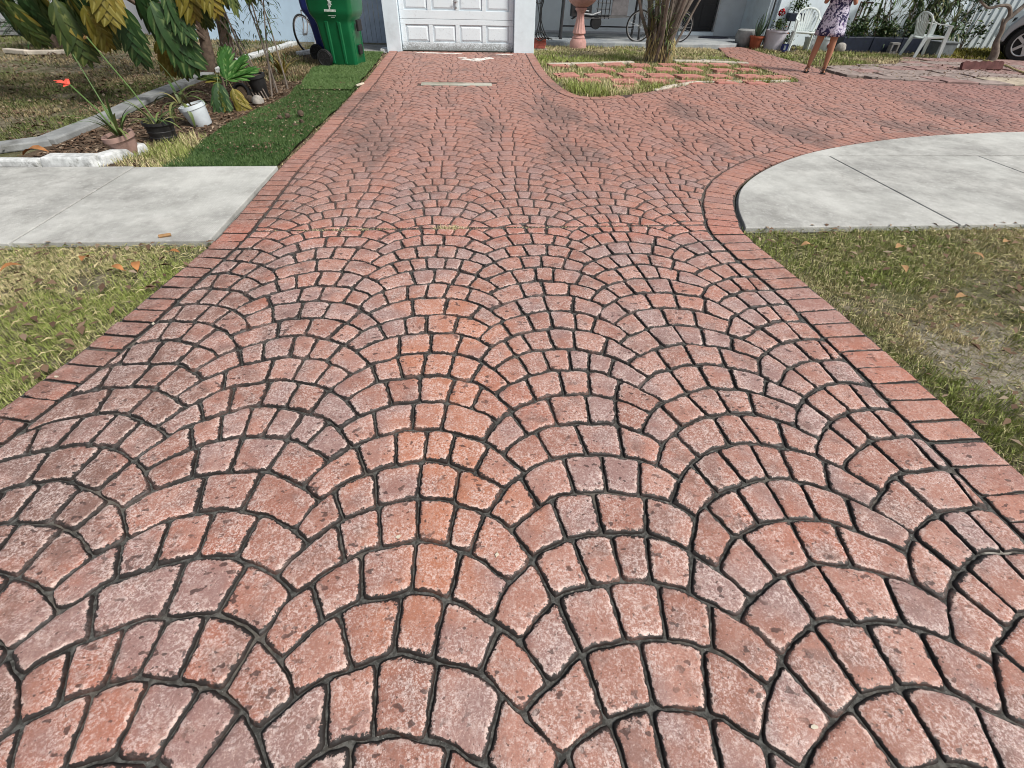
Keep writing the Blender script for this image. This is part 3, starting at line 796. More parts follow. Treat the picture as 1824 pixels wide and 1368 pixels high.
hbox('wing_side_wall', 8.05, 8.2, 15.25, 16.6, -.03, 2.74)
hbox('wing_wall', 8.05, 13.6, 15.1, 15.248, -.03, 2.74, 'wall')
hbox('wing_roof', 7.95, 13.9, 14.8, 16.24, 2.76, 2.95, 'wall_grey')
hbox('plinth_shade_strip', 1.6, 6.2, 16.37, 16.4, .08, .125, 'wall_grey', 0)  # grey strip standing in for the shade along the wall foot
ed = hbox('entry_door', 6.27, 7.22, 16.44, 16.48, .17, 2.19, 'entry', .004)
for zz in (.25, .95, 1.62):
    for xx in (6.34, 6.79):
        mb = MB(); mb.box((xx+.19, 16.436-12.6, zz+.28), (.34, .012, .5)); mb.build('door_panel', 'entry', ed, smooth=False, bevel=.004)
mb = MB(); mb.box((6.242, 3.80, 1.18), (.04, .09, 2.04)); mb.box((7.245, 3.80, 1.18), (.045, .09, 2.04)); mb.build('door_frame', 'steel', ed, smooth=False)
# garage door: four sections of four raised panels
gy = 12.76
gd = hbox('garage_door', -1.32, 1.13, gy, gy+.04, .004, 2.22, 'gdoor', 0)
SH = .552
for r_ in range(4):
    z0 = .012+r_*SH
    mb = MB(); y0 = gy-.016-12.6
    xs_ = [-1.30]; cs_ = [-.955+.577*i for i in range(4)]
    # rails and stiles stand proud of the sunk panel grounds
    zb, zt = z0+.150, z0+.455
    mb.box((-.09, y0, (z0+zb)/2+.001), (2.42, .026, zb-z0-.004)); mb.box((-.09, y0, (zt+z0+SH)/2), (2.42, .026, z0+SH-zt-.006))
    edges = [-1.30]+[v for c_ in cs_ for v in (c_-.245, c_+.245)]+[1.12]
    for a, b in zip(edges[::2], edges[1::2]): mb.box(((a+b)/2, y0, (zb+zt)/2), (b-a, .026, zt-zb-.001))
    mb.build('door_section', 'gdoor', gd, smooth=False, bevel=.004)
    for c_ in cs_:
        pb = MB()
        w, h = .235, (zt-zb)/2-.010; zc = (zb+zt)/2; yb = y0+.013; yf = y0-.006
        vs = [(c_-w, yb, zc-h), (c_+w, yb, zc-h), (c_+w, yb, zc+h), (c_-w, yb, zc+h), (c_-w+.045, yf, zc-h+.04), (c_+w-.045, yf, zc-h+.04), (c_+w-.045, yf, zc+h-.04), (c_-w+.045, yf, zc+h-.04)]
        pb.add(vs, [(0, 1, 5, 4), (1, 2, 6, 5), (2, 3, 7, 6), (3, 0, 4, 7), (4, 5, 6, 7)])
        pb.build('panel', 'gdoor', gd, smooth=False, bevel=.002)
mb = MB(); mb.lathe([(.03, 0), (.03, .012), (.012, .016), (.012, .045), (.0, .047)], 14, M=Matrix.Translation((-.11, y0-.013, .865)) @ Matrix.Rotation(PI/2, 4, 'X'))
mb.tube([(-.165, y0-.05, .862), (-.12, y0-.055, .866), (-.06, y0-.05, .862)], .010, 8); mb.build('handle', 'steel', gd)
mb = MB(); mb.lathe([(.02, 0), (.02, .012), (.008, .014)], 14, M=Matrix.Translation((-.105, y0-.013, .765)) @ Matrix.Rotation(PI/2, 4, 'X')); mb.build('lock', 'steel', gd)
mb = MB(); mb.tube([(8.15, 2.45, 0), (8.15, 2.45, 2.7)], .022, 8); mb.tube([(8.72, 2.42, .3), (8.72, 2.42, 2.7)], .016, 8); mb.build('downpipe', 'black_metal', house)
mb = MB(); mb.box((8.42, 2.44, 1.35), (.30, .10, 2.74)); mb.build('porch_column', 'wall', house, smooth=False, bevel=.01)

# side walls and fences
gate = empty('plank_gate', (-2.1, 13.9, 0), label='grey blue vertical plank gate between the green bin and the garage pillar', cat='gate')
for i in range(10):
    mb = MB(); mb.box((-.50+i*.108, rnd.uniform(-.003, .003), 1.02), (.102, .03, 2.0)); mb.build('plank', 'plank', gate, smooth=False, bevel=.004)
mb = MB(); mb.box((0, .045, .35), (1.1, .05, .09)); mb.build('rail', 'plank', gate, smooth=False); mb = MB(); mb.box((0, .045, 1.65), (1.1, .05, .09)); mb.build('rail', 'plank', gate, smooth=False)
mb = MB(); mb.box((0, 0, 1.1), (4.2, .16, 2.3)); thing('garden_wall', mb, 'wall_blue', 'smooth pale blue wall behind the thin shrub, left of the bins', 'wall', (-4.75, 14.5, -.03), smooth=False, bevel=.01)
mb = MB(); mb.box((0, 0, 1.1), (12, .16, 2.3)); thing('garden_wall', mb, 'wall_grey', 'pale grey wall behind the cycad at the far left', 'wall', (-12.9, 15.3, -.03), smooth=False, bevel=.01)
yardslab = sheet('yard_slab', [(-2.9, 12.5), (-1.64, 12.5), (-1.64, 13.86), (-2.9, 13.86)], -.012, 'old_concrete'); tag(yardslab, kind='structure')

fence = empty('corrugated_fence', (15.6, 15.15, 0), label='white corrugated metal fence behind the crooked tree', cat='fence')
for i in range(34):
    mb = MB(); x_ = -2.0+i*.20
    mb.add([(x_, 0, 0), (x_+.06, 0, 0), (x_+.085, -.035, 0), (x_+.155, -.035, 0), (x_+.18, 0, 0), (x_+.20, 0, 0), (x_, 0, 1.9), (x_+.06, 0, 1.9), (x_+.085, -.035, 1.9), (x_+.155, -.035, 1.9), (x_+.18, 0, 1.9), (x_+.20, 0, 1.9)],
           [(i_, i_+1, i_+7, i_+6) for i_ in range(5)])
    mb.build('metal_rib', 'metal_white', fence, smooth=False)
porch_poly = [(1.57, 14.15), (6.5, 14.15), (7.0, 14.3), (7.35, 14.75), (7.6, 15.4), (8.04, 15.6), (8.04, 16.38), (1.57, 16.38)]
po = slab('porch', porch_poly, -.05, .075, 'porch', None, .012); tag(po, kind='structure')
mb = MB(); mb.lathe([(.38, 0), (.38, .014), (.35, .018)], 28, M=Matrix.Diagonal((1.15, .62, 1, 1))); thing('doormat', mb, 'mat_dark', 'dark oval doormat on the porch below the black door', 'doormat', (7.03, 15.75, .076))

# ------------------------------------------------------------------ island planting: pavers in grass, pale edging
isl_soil = sheet('island_bed', [(p[0]+.0, p[1]) for p in island_edge]+[(1.6, 14.12), (6.5, 14.12), (6.03, 12.6), (5.96, 11.3), (6.0, 10.2), (6.08, 9.72), (5.93, 9.33)], -.018, 'soil'); tag(isl_soil, kind='structure')
pv_pos = []
for row, (yy, xa, xb) in enumerate(((10.95, 1.85, 5.9), (10.35, 1.85, 5.9), (9.75, 1.8, 5.9), (9.18, 1.9, 5.4), (8.62, 2.0, 3.1))):
    x_ = xa+.25*(row % 2)
    while x_ < xb:
        slope = (x_-1.7)*(.06 if row < 2 else .02)
        if rnd.random() < (.97 if row < 4 else .25):
            pv_pos.append((x_+rnd.uniform(-.04, .04), yy+slope+rnd.uniform(-.05, .05)))
        x_ += .56+rnd.uniform(-.02, .05)
pv_rects = []
for (x_, y_) in pv_pos:
    w, d = .43*rnd.uniform(.85, 1.05), .40*rnd.uniform(.85, 1.05)
    mb = MB(); mb.box((0, 0, 0), (w, d, .06)); o = mb.build('red_paver', 'paver_red', isl_soil, smooth=False, bevel=.008, loc=(x_, y_, -.010+rnd.uniform(-.006, .008)))
    o.rotation_euler = (rnd.uniform(-.03, .03), rnd.uniform(-.03, .03), rnd.uniform(-.12, .12)); pv_rects.append((x_, y_, w/2, d/2))
def edging(pts, width, height, mat, label, group, seglen=.55, z=-.02):
    L = catmull(pts, 6); i = 0; A = np.array(L); cs = np.concatenate(([0], np.cumsum(np.hypot(*np.diff(A, axis=0).T)))); t = 0; out = []
    while t < cs[-1]-.12:
        l = min(seglen*rnd.uniform(.8, 1.25), cs[-1]-t); a = np.array([np.interp(t, cs, A[:, 0]), np.interp(t, cs, A[:, 1])]); b = np.array([np.interp(t+l, cs, A[:, 0]), np.interp(t+l, cs, A[:, 1])])
        c_ = (a+b)/2; ang = math.atan2(b[1]-a[1], b[0]-a[0])
        mb = MB(); mb.box((0, 0, height/2), (l-.012, width*rnd.uniform(.9, 1.05), height*rnd.uniform(.9, 1.1)))
        ow = ['nearest', 'second', 'third', 'fourth', 'fifth', 'sixth', 'seventh', 'eighth', 'ninth', 'tenth'][min(9, len(out))]
        o = thing('edging_block', mb, mat, ow+' '+label, 'edging', (c_[0], c_[1], z), group, ang+rnd.uniform(-.02, .02), smooth=False, bevel=.012); out.append(o); t += l
    return out
edging([(1.66, 10.98), (2.5, 11.12), (3.5, 11.40)], .15, .05, 'edging_pale', 'pale edging block left of the spiky clump, counting from the left', 'pale edging blocks left of the spiky clump', .6)
edging([(4.45, 11.62), (5.2, 11.6), (6.0, 11.40)], .20, .055, 'edging_pale', 'pale edging block right of the spiky clump, counting from the left', 'pale edging blocks right of the spiky clump', .6)
edging([(3.0, 8.42), (3.5, 8.86), (4.1, 9.22), (5.0, 9.28), (5.8, 9.40)], .09, .045, 'edging_pale', 'thin pale kerb stone along the island front, counted from the left', 'thin kerb stones along the island front', .7)
mb = MB(); mb.prism(blob_poly(0, 0, .42, .10, seed=3), 0, .03); thing('flagstone', mb, 'rock', 'flat grey stone lying in the grass beside the red path', 'stone', (5.55, 11.95, -.015), smooth=False)

def on_paver(P):
    m = np.zeros(len(P), bool)
    for x_, y_, a, b in pv_rects: m |= (np.abs(P[:, 0]-x_) < a*.80) & (np.abs(P[:, 1]-y_) < b*.78)
    return m
gtag(grass('island_grass', 14000, (1.6, 5.6, 7.8, 9.3), lambda P: isl(P) & (P[:, 1] < 8.9+.12*(P[:, 0]-1.6)) & (~on_paver(P) | (grn.random(len(P)) < .3)), .13, .005, z=-.02, green=1.1, dryness=-.3, seed=33, tuft=.6, patch=1.2), 'taller bright green grass along the front edge of the island')
gtag(grass('island_grass', 34000, (1.45, 6.2, 7.8, 11.5), lambda P: isl(P) & (~on_paver(P) | (grn.random(len(P)) < .04)), .070, .0045, z=-.02, green=.90, dryness=-.02, seed=3, tuft=.4, patch=1.2), 'green grass growing between the red pavers of the island')
gtag(grass('island_grass', 26000, (1.45, 6.6, 11.3, 14.2), isl, .060, .0055, z=-.02, green=.62, dryness=.15, seed=4, tuft=.3, patch=1.0), 'rough grass between the pale edging and the porch')

# ------------------------------------------------------------------ slab terrace on the right
terr = sheet('terrace', [(7.27, 9.80), (8.10, 9.64), (8.94, 9.34), (10.13, 9.15), (13.0, 9.17), (14.4, 9.18), (14.4, 12.4), (12.6, 12.75), (10.4, 12.95), (7.34, 12.2)], -.016, 'bed'); tag(terr, kind='structure')
TP = [(7.30, 9.84), (8.10, 9.68), (8.94, 9.38), (10.13, 9.19), (13.0, 9.21), (14.4, 9.22), (14.4, 12.3), (12.6, 12.6), (10.4, 12.8), (9.6, 11.6), (7.9, 11.4), (7.36, 11.0)]
y_ = 9.2
while y_ < 12.9:
    x_ = 7.2+rnd.uniform(-.3, 0); hgt = .42*rnd.uniform(.95, 1.05)
    while x_ < 14.4:
        w = .62*rnd.uniform(.85, 1.1)
        p = [(x_+.012, y_+.012), (x_+w-.012, y_+.012), (x_+w-.012, y_+hgt-.012), (x_+.012, y_+hgt-.012)]
        f = sdf_poly(np.array(p), TP)
        if (f > -.02).any():
            q = clip_level(p, f) if (f < 0).any() else p
            if len(q) > 2 and abs(area(q)) > .03:
                m_ = 'paver_tan' if (x_ > 9.6 and y_ < 9.9) else rnd.choice(['paver_grey', 'paver_grey', 'paver_mauve', 'paver_grey', 'paver_mauve'])
                zz = rnd.uniform(-.004, .02)
                slab('terrace_slab', q, -.03, zz+.012, m_, terr, .008)
        x_ += w
    y_ += hgt
sc_ = []
for i, (x_, y_, w) in enumerate(((10.72, 10.95, .56), (11.24, 11.02, .46))):
    mb = MB(); top = [(w/2*(-1+2*k/12), .13+.025*abs(math.sin(k*PI/4))) for k in range(13)]
    prof = [(-w/2, 0), (w/2, 0)]+top[::-1]
    mb.add([(x, -.03, z) for x, z in prof]+[(x, .03, z) for x, z in prof], [tuple(range(len(prof))), tuple(range(len(prof), 2*len(prof)))[::-1]]+[(k, k+len(prof), (k+1) % len(prof)+len(prof), (k+1) % len(prof)) for k in range(len(prof))])
    o = thing('scalloped_edging', mb, 'maroon', ['maroon scalloped edging block, left one of the pair on the terrace', 'maroon scalloped edging block, right one of the pair on the terrace'][i], 'edging', (x_, y_, .015), 'maroon scalloped edging blocks', .06, smooth=False); o.rotation_euler.x = -.35
mb = MB(); mb.tube(catmull([(10.4, 11.5, .03), (10.9, 10.6, .03), (10.95, 10.0, .03), (11.2, 9.5, .03)], 6), .018, 8)
mb = MB(); mb.tube([(x, y, .035) for x, y in catmull([(12.2, 12.3), (12.0, 11.5), (11.6, 10.8), (11.35, 10.1), (11.5, 9.6)], 6)], .02, 8); thing('garden_hose', mb, 'hose', 'yellow garden hose lying on the terrace slabs beside the car', 'hose')
gtag(grass('verge_grass', 16000, (7.3, 10.6, 11.2, 14.6), lambda P: ((P[:, 1] > 11.25+.25*(P[:, 0]-7.3)) | (P[:, 0] < 8.9)) & (P[:, 0] > 7.36), .075, .006, green=.45, dryness=.3, seed=6, tuft=.3), 'rough grass between the red path and the potted plants')
gtag(grass('yellow_groundcover', 9000, (11.9, 18, 12.5, 15.0), lambda P: P[:, 1] > 12.75, .10, .012, mat='yellow_cover', green=.5, dryness=.3, seed=7, lean=1.2), 'yellow green groundcover strip in front of the white corrugated fence')
gtag(grass('far_lawn', 9000, (7.6, 12, 12.8, 15.0), lambda P: P[:, 1] > 13.0, .06, .008, green=.4, dryness=.4, seed=17), 'thin grass round the pots against the wing wall')

# ------------------------------------------------------------------ left garden: bed, turf, kerbs, lawn
bed = sheet('planting_bed', [(-4.25, 4.64), (-1.66, 4.64), (-1.62, 12.4), (-3.0, 12.9), (-4.1, 10.5), (-4.1, 8.6), (-4.05, 6.5)], -.022, 'bed'); tag(bed, kind='structure')
def turf(name, poly_l, poly_r, mat, n, z, label, seed, mat_flat):
    """one strip of artificial turf, from y0 to y1, edges given as lists of x at rows of y"""
    ys = [p[1] for p in poly_l]; NY = 46; NX = 12; V_ = []; 
    yy = np.linspace(ys[0], ys[-1], NY)
    xl_ = np.interp(yy, [p[1] for p in poly_l], [p[0] for p in poly_l]); xr_ = np.interp(yy, [p[1] for p in poly_r], [p[0] for p in poly_r])
    def hz(x, y): return z+.030*fbm(x, y, 1.6, seed)+.012*np.sin(y*9+x*2+seed)*fbm(x, y, .9, seed+3)
    for i in range(NY):
        for j in range(NX):
            x = xl_[i]+(xr_[i]-xl_[i])*j/(NX-1)+(.02*math.sin(yy[i]*7+seed) if j in (0,) else 0); V_.append((x, yy[i], float(hz(np.array(x), np.array(yy[i])))))
    mb = MB(); mb.add(V_, [(i*NX+j, i*NX+j+1, (i+1)*NX+j+1, (i+1)*NX+j) for i in range(NY-1) for j in range(NX-1)])
    base = mb.build(name, mat_flat); tag(base, label, 'artificial turf')
    y = grn.uniform(ys[0], ys[-1], n); u = grn.random(n); xa = np.interp(y, yy, xl_); xb = np.interp(y, yy, xr_); x = xa+(xb-xa)*u
    h = hz(x, y); L = grn.uniform(.012, .026, n); w = .0016+.0011*y/5; az = grn.uniform(0, 2*PI, n); ln = grn.uniform(0, .02, n)
    V2 = np.empty((n, 3, 3)); V2[:, 0] = np.column_stack([x-np.sin(az)*w, y+np.cos(az)*w, h-.002]); V2[:, 1] = np.column_stack([x+np.sin(az)*w, y-np.cos(az)*w, h-.002]); V2[:, 2] = np.column_stack([x+np.cos(az)*ln, y+np.sin(az)*ln, h+L])
    t = np.clip(.2+fbm(x, y, 2.3, seed+9)*.9+grn.normal(0, .15, n), 0, 1)
    o = mesh_np('turf_pile', V2.reshape(-1, 3), np.arange(3*n), np.full(n, 3), mat, {'tint': np.repeat(t-.3, 3), 'dry': np.repeat((grn.random(n) < .05)*.8, 3), 'along': np.tile([.3, .3, 1], n)}, parent=base)
    tag(o, kind='stuff'); return base
MAT['turf_back'] = soil_mat('turf_backing', (.015, .045, .010), (.03, .075, .018), (.02, .055, .012))
MAT['turf_back_light'] = soil_mat('faded_turf_backing', (.06, .11, .03), (.10, .16, .055), (.07, .13, .04))
turf('artificial_turf', [(-2.72, 4.655), (-2.69, 5.2), (-2.70, 6.0), (-2.60, 7.1), (-2.45, 7.7), (-2.52, 8.6)], [(-1.73, 4.655), (-1.72, 5.2), (-1.70, 6.0), (-1.64, 7.1), (-1.63, 7.7), (-1.62, 8.6)], 'turf', 46000, -.008, 'dark green artificial turf strip, the nearer piece beside the driveway edge', 1, 'turf_back')
turf('artificial_turf', [(-2.36, 8.15), (-2.50, 8.8), (-2.62, 10.0), (-2.45, 10.9), (-2.2, 12.2)], [(-1.64, 7.95), (-1.63, 8.8), (-1.62, 10.0), (-1.63, 10.9), (-1.66, 12.2)], 'turf_light', 26000, .014, 'paler green artificial turf piece under the green wheeled bin', 5, 'turf_back_light')

mb = MB(); kp = catmull([(-4.60, 4.85), (-4.28, 5.35), (-4.16, 6.4), (-4.30, 7.2), (-4.22, 8.4), (-4.12, 9.6)], 5)
for i in range(0, len(kp)-1):
    pass
edging([(-5.3, 4.45+.3), (-4.55, 4.95), (-4.22, 5.5), (-4.17, 6.4), (-4.24, 7.3), (-4.24, 8.4), (-4.16, 9.5)], .22, .06, 'kerb', 'weathered grey kerb piece beside the left bed, counted from the pavement', 'grey kerbs beside the left planting bed', 1.15, -.03)
edging([(-4.08, 9.75), (-4.15, 10.6), (-4.10, 11.5), (-3.95, 12.7), (-3.86, 13.6)], .16, .075, 'edging_white', 'whitewashed edging block behind the tree, counted from the tree', 'whitewashed edging blocks behind the tree', .5)
edging([(-3.35, 11.9), (-3.05, 12.5), (-2.75, 13.0)], .10, .07, 'edging_white', 'whitewashed edging block behind the bins, counted from the front', 'whitewashed edging blocks behind the bins', .5)
edging([(-8.75, 11.75), (-8.3, 11.55), (-7.7, 11.6), (-7.4, 12.1), (-7.35, 13.0)], .13, .07, 'edging_pale', 'pale edging block round the cycad, counted from the left', 'pale edging blocks round the cycad', .6)
for (x_, y_, l, w, h, a, lab) in ((-3.98, 4.79, .40, .10, .07, -.05, 'flat whitewashed kerb stone at the pavement corner, half buried at left'), (-3.53, 4.78, .46, .17, .10, -.02, 'big chipped white kerb stone lying beside the pavement'), (-3.24, 5.02, .50, .13, .09, 1.15, 'white kerb stone turned inward beside the pink pot')):
    mb = MB(); mb.box((0, 0, h/2), (l, w, h), taper=.9); thing('kerb_stone', mb, 'edging_white', lab, 'kerb stone', (x_, y_, -.025), 'whitewashed kerb stones at the pavement corner', a, smooth=False, bevel=.015)
gtag(grass('left_lawn', 46000, (-7.8, -4.2, 4.68, 9.5), lambda P: P[:, 0] < np.interp(P[:, 1], [4.7, 5.4, 9.5], [-4.9, -4.33, -4.3]), .042, .005, mat='grass_dull', green=.45, dryness=.22, seed=8, tuft=.3, patch=1.1), 'sparse brown and green lawn left of the grey kerb')
gtag(grass('left_lawn', 30000, (-14, -3.9, 9.5, 15.2), lambda P: P[:, 0] < -4.1+.05*(P[:, 1]-10), .05, .009, mat='grass_dull', green=.5, dryness=.40, seed=9, patch=.8), 'brownish far lawn in front of the blue and grey walls')
gtag(grass('bed_grass', 15000, (-3.6, -1.75, 4.68, 6.3), lambda P: (P[:, 0]+P[:, 1]*.18 < -1.72) & (P[:, 0] > -3.4+(P[:, 1]-4.7)*.35) & (P[:, 1] < 6.0-(P[:, 0]+3.4)*.35), .075, .0035, green=.6, dryness=.3, seed=10, tuft=.5), 'weedy grass between the pots and the artificial turf')
gtag(grass('bed_grass', 14000, (-4.05, -2.3, 9.0, 13.3), lambda P: (P[:, 0] < -2.62) , .065, .007, mat='grass_dull', green=.35, dryness=.42, seed=12), 'weedy dry grass between the white edging and the bins')
gtag(grass('fringe_grass', 5000, (-1.80, -1.57, 4.7, 12.4), lambda P: off_drive(P, .0) , .03, .003, green=.3, dryness=.5, seed=13), 'thin weeds in the gap between the turf and the driveway')
# leaf litter and mulch
def litter(name, n, box, keep, size, mat, z, label, seed=0, cat='leaf litter', thin=1.0, pale=0.0):
    x = grn.uniform(box[0], box[1], n); y = grn.uniform(box[2], box[3], n); P = np.column_stack([x, y]); k = keep(P); x, y = x[k], y[k]; n = len(x)
    L = size*grn.uniform(.5, 1.4, n); W = L*grn.uniform(.3, .6, n)*thin; a = grn.uniform(0, 2*PI, n); c, s_ = np.cos(a), np.sin(a); zz = z+grn.uniform(0, size*.25, n); tz = grn.uniform(-.3, .3, n)*L; cz = grn.uniform(0, .3, n)*L
    V_ = np.empty((n, 4, 3)); V_[:, 0] = np.column_stack([x-c*L/2, y-s_*L/2, zz-tz/2]); V_[:, 1] = np.column_stack([x+s_*W/2, y-c*W/2, zz+cz]); V_[:, 2] = np.column_stack([x+c*L/2, y+s_*L/2, zz+tz/2]); V_[:, 3] = np.column_stack([x-s_*W/2, y+c*W/2, zz+cz*.6])
    o = mesh_np(name, V_.reshape(-1, 3), np.arange(4*n), np.full(n, 4), mat, {'tint': np.repeat(grn.random(n), 4), 'dry': np.repeat(np.clip((grn.random(n) < .25)*grn.random(n)+pale*grn.random(n), 0, 1), 4), 'along': np.ones(4*n)})
    return tag(o, label, cat, kind='stuff')
litter('leaf_litter', 9000, (-4.05, -1.9, 4.8, 10.2), lambda P: (P[:, 0] < np.interp(P[:, 1], [4.7, 6, 8, 10], [-2.75, -2.7, -2.5, -2.6])), .05, 'mulch', -.02, 'brown leaf litter covering the soil of the left planting bed')
litter('leaf_litter', 420, (-3.9, -1.7, 1.2, 3.1), off_drive, .05, 'mulch', .012, 'dry leaves scattered over the left front grass')
litter('straw_thatch', 10000, (-4.2, -1.7, 1.0, 3.12), off_drive, .05, 'grass', -.012, 'dry straw thatch between the blades of the left front grass', cat='thatch', thin=.055, pale=.7)
litter('straw_thatch', 20000, (2.0, 5.6, .4, 3.18), off_drive, .05, 'grass', -.012, 'dry straw thatch between the blades of the right front grass', cat='thatch', thin=.055, pale=.8)
litter('leaf_litter', 700, (2.0, 5.5, .6, 3.2), off_drive, .045, 'mulch', .012, 'dry leaves scattered over the right front grass')
litter('leaf_litter', 2600, (-8, -4.3, 4.7, 12), lambda P: P[:, 0] < -4.35, .06, 'mulch', .0, 'dead leaves scattered over the left lawn')
litter('leaf_litter', 1200, (1.6, 6, 8.2, 14), lambda P: isl(P), .05, 'mulch', .01, 'dead leaves among the grass of the island')
litter('leaf_litter', 1400, (7.3, 12.5, 9.6, 14), lambda P: P[:, 0] > 7.4, .05, 'mulch', .03, 'dead leaves on the terrace slabs and soil')
litter('leaf_chips', 700, (-2.6, -1.7, 4.9, 8.8), lambda P: P[:, 0] > -9, .035, 'mulch', .03, 'pale leaf chips scattered on the artificial turf')

# ------------------------------------------------------------------ wheeled bins
def make_bin(mat, label, group):
    root = empty('wheeled_bin', (0, 0, 0), 0, label, 'rubbish bin', group)
    def ringpts(w, d, z, r=.05, n=4, dx=0):
        o = []
        for sx, sy_, a0 in ((1, 1, 0), (-1, 1, 90), (-1, -1, 180), (1, -1, 270)):
            for k in range(n+1):
                a = R(a0+90*k/n); o.append((dx+sx*(w/2-r)+r*math.cos(a), sy_*(d/2-r)+r*math.sin(a), z))
        return o
    mb = MB(); levels = [(.50, .48, .02, .04, .04), (.53, .50, .05, .05, .04), (.60, .56, .62, .05, .01), (.63, .585, .68, .06, 0), (.74, .64, .75, .07, .0), (.77, .66, .82, .07, .0), (.79, .68, 1.00, .07, 0), (.82, .71, 1.005, .07, 0), (.82, .71, 1.045, .07, 0)]
    vs = []; n_ = 20
    for w, d, z, r_, dx in levels: vs += ringpts(w, d, z, r_, 4, dx)
    fs = [(i*n_+k, i*n_+(k+1) % n_, (i+1)*n_+(k+1) % n_, (i+1)*n_+k) for i in range(len(levels)-1) for k in range(n_)]+[tuple(range(n_))[::-1]]
    mb.add(vs, fs)
    mb.build('bin_body', mat, root, bevel=.006)
    for xx in (-.10, .12):                            # moulded ribs on both sides
        for s_ in (-1, 1):
            rb = MB(); rb.add([(xx-.03, s_*.244, .05), (xx+.03, s_*.244, .05), (xx+.035, s_*.290, .66), (xx-.035, s_*.290, .66), (xx-.015, s_*.262, .06), (xx+.015, s_*.262, .06), (xx+.02, s_*.305, .655), (xx-.02, s_*.305, .655)],
                [(0, 4, 7, 3), (4, 5, 6, 7), (5, 1, 2, 6), (0, 1, 5, 4), (3, 7, 6, 2)][::1]); rb.build('rib', mat, root, smooth=False)
    lid = MB(); vs = []
    for w, d, z, r_ in ((.85, .73, 1.048, .08), (.85, .73, 1.075, .08), (.78, .66, 1.11, .08), (.50, .40, 1.125, .08)): vs += ringpts(w, d, z, r_)
    lid.add(vs, [(i*n_+k, i*n_+(k+1) % n_, (i+1)*n_+(k+1) % n_, (i+1)*n_+k) for i in range(3) for k in range(n_)]+[tuple(3*n_+k for k in range(n_)), tuple(range(n_))[::-1]])
    lid.build('lid', mat, root)
    h = MB(); h.tube([(-.38, -.27, 1.0), (-.47, -.27, 1.02), (-.47, .27, 1.02), (-.38, .27, 1.0)], .016, 8); h.build('handle', mat, root)
    ax = MB(); ax.tube([(-.22, -.31, .13), (-.22, .31, .13)], .012, 8); ax.build('axle', 'steel', root)
    for s_ in (-1, 1):
        w = MB(); T = Matrix.Translation((-.23, s_*.315, .135)) @ Matrix.Rotation(PI/2, 4, 'X')
        w.lathe([(.05, -.03), (.128, -.03), (.135, -.022), (.135, .022), (.128, .03), (.05, .03)], 24, M=T)
        wh = w.build('wheel', 'dark', root)
        sp = MB()
        for k in range(6):
            a = k*PI/3; sp.box((.055*math.cos(a), .055*math.sin(a), 0), (.085, .012, .066), rz=a, M=T)
        sp.torus(.108, .006, 24, 6, M=T @ Matrix.Translation((0, 0, .03 if s_ < 0 else -.03))); sp.build('wheel_spokes', 'black_metal', wh, smooth=False)
    g_ = MB(); g_.box((.37, 0, .60), (.04, .20, .16)); g_.build('grab_bar', 'dark', root, smooth=False, bevel=.01)
    g_ = MB(); g_.box((.33, 0, .25), (.04, .16, .14)); g_.build('catch_bar', 'dark', root, smooth=False, bevel=.01)
    for s_ in (-1, 1): st = MB(); st.box((.30, s_*.20, .33), (.035, .02, .60)); st.build('corner_rib', mat, root, smooth=False, bevel=.006)
    # printed emblem on the side: palm above a bar and two short lines
    lg = MB(); Y_ = -.3445
    def quad(p): lg.add([(x, Y_, z) for x, z in p], [tuple(range(len(p)))])
    X0 = .03; Z0 = .86
    for a in (-150, -115, -75, -35, 10, 170, 200):
        a_ = R(a+90); L_ = .062; dx_, dz_ = math.cos(a_), math.sin(a_); px_, pz_ = -dz_, dx_
        quad([(X0, Z0+.06), (X0+dx_*L_*.5-px_*.014, Z0+.06+dz_*L_*.5-pz_*.014), (X0+dx_*L_, Z0+.06+dz_*L_-.012), (X0+dx_*L_*.5+px_*.014, Z0+.06+dz_*L_*.5+pz_*.014)])
    quad([(X0-.012, Z0-.03), (X0+.012, Z0-.03), (X0+.008, Z0+.06), (X0-.008, Z0+.06)])
    for i in range(9): quad([(X0-.10+i*.0225, Z0-.065), (X0-.10+i*.0225+.019, Z0-.065), (X0-.10+i*.0225+.019, Z0-.034), (X0-.10+i*.0225, Z0-.034)])
    for i in range(11): quad([(X0-.05+i*.013, Z0-.122), (X0-.05+i*.013+.008, Z0-.122), (X0-.05+i*.013+.008, Z0-.112), (X0-.05+i*.013, Z0-.112)])
    for i in range(5): quad([(X0+i*.013, Z0-.142), (X0+i*.013+.008, Z0-.142), (X0+i*.013+.008, Z0-.133), (X0+i*.013, Z0-.133)])
    lo = lg.build('printed_emblem', 'logo', root, smooth=False)
    return root
gbin = make_bin('bin_green', 'green wheeled bin with black wheels and a white printed palm emblem', 'wheeled bins beside the garage')
gbin.location = (-2.17, 10.62, 0); gbin.rotation_euler = (0, 0, R(-10)); gbin.scale = (1, 1, 1)
bbin = make_bin('bin_blue', 'blue wheeled bin half hidden behind the green one', 'wheeled bins beside the garage')
bbin.location = (-2.52, 11.52, -.02); bbin.rotation_euler = (0, 0, R(-8))

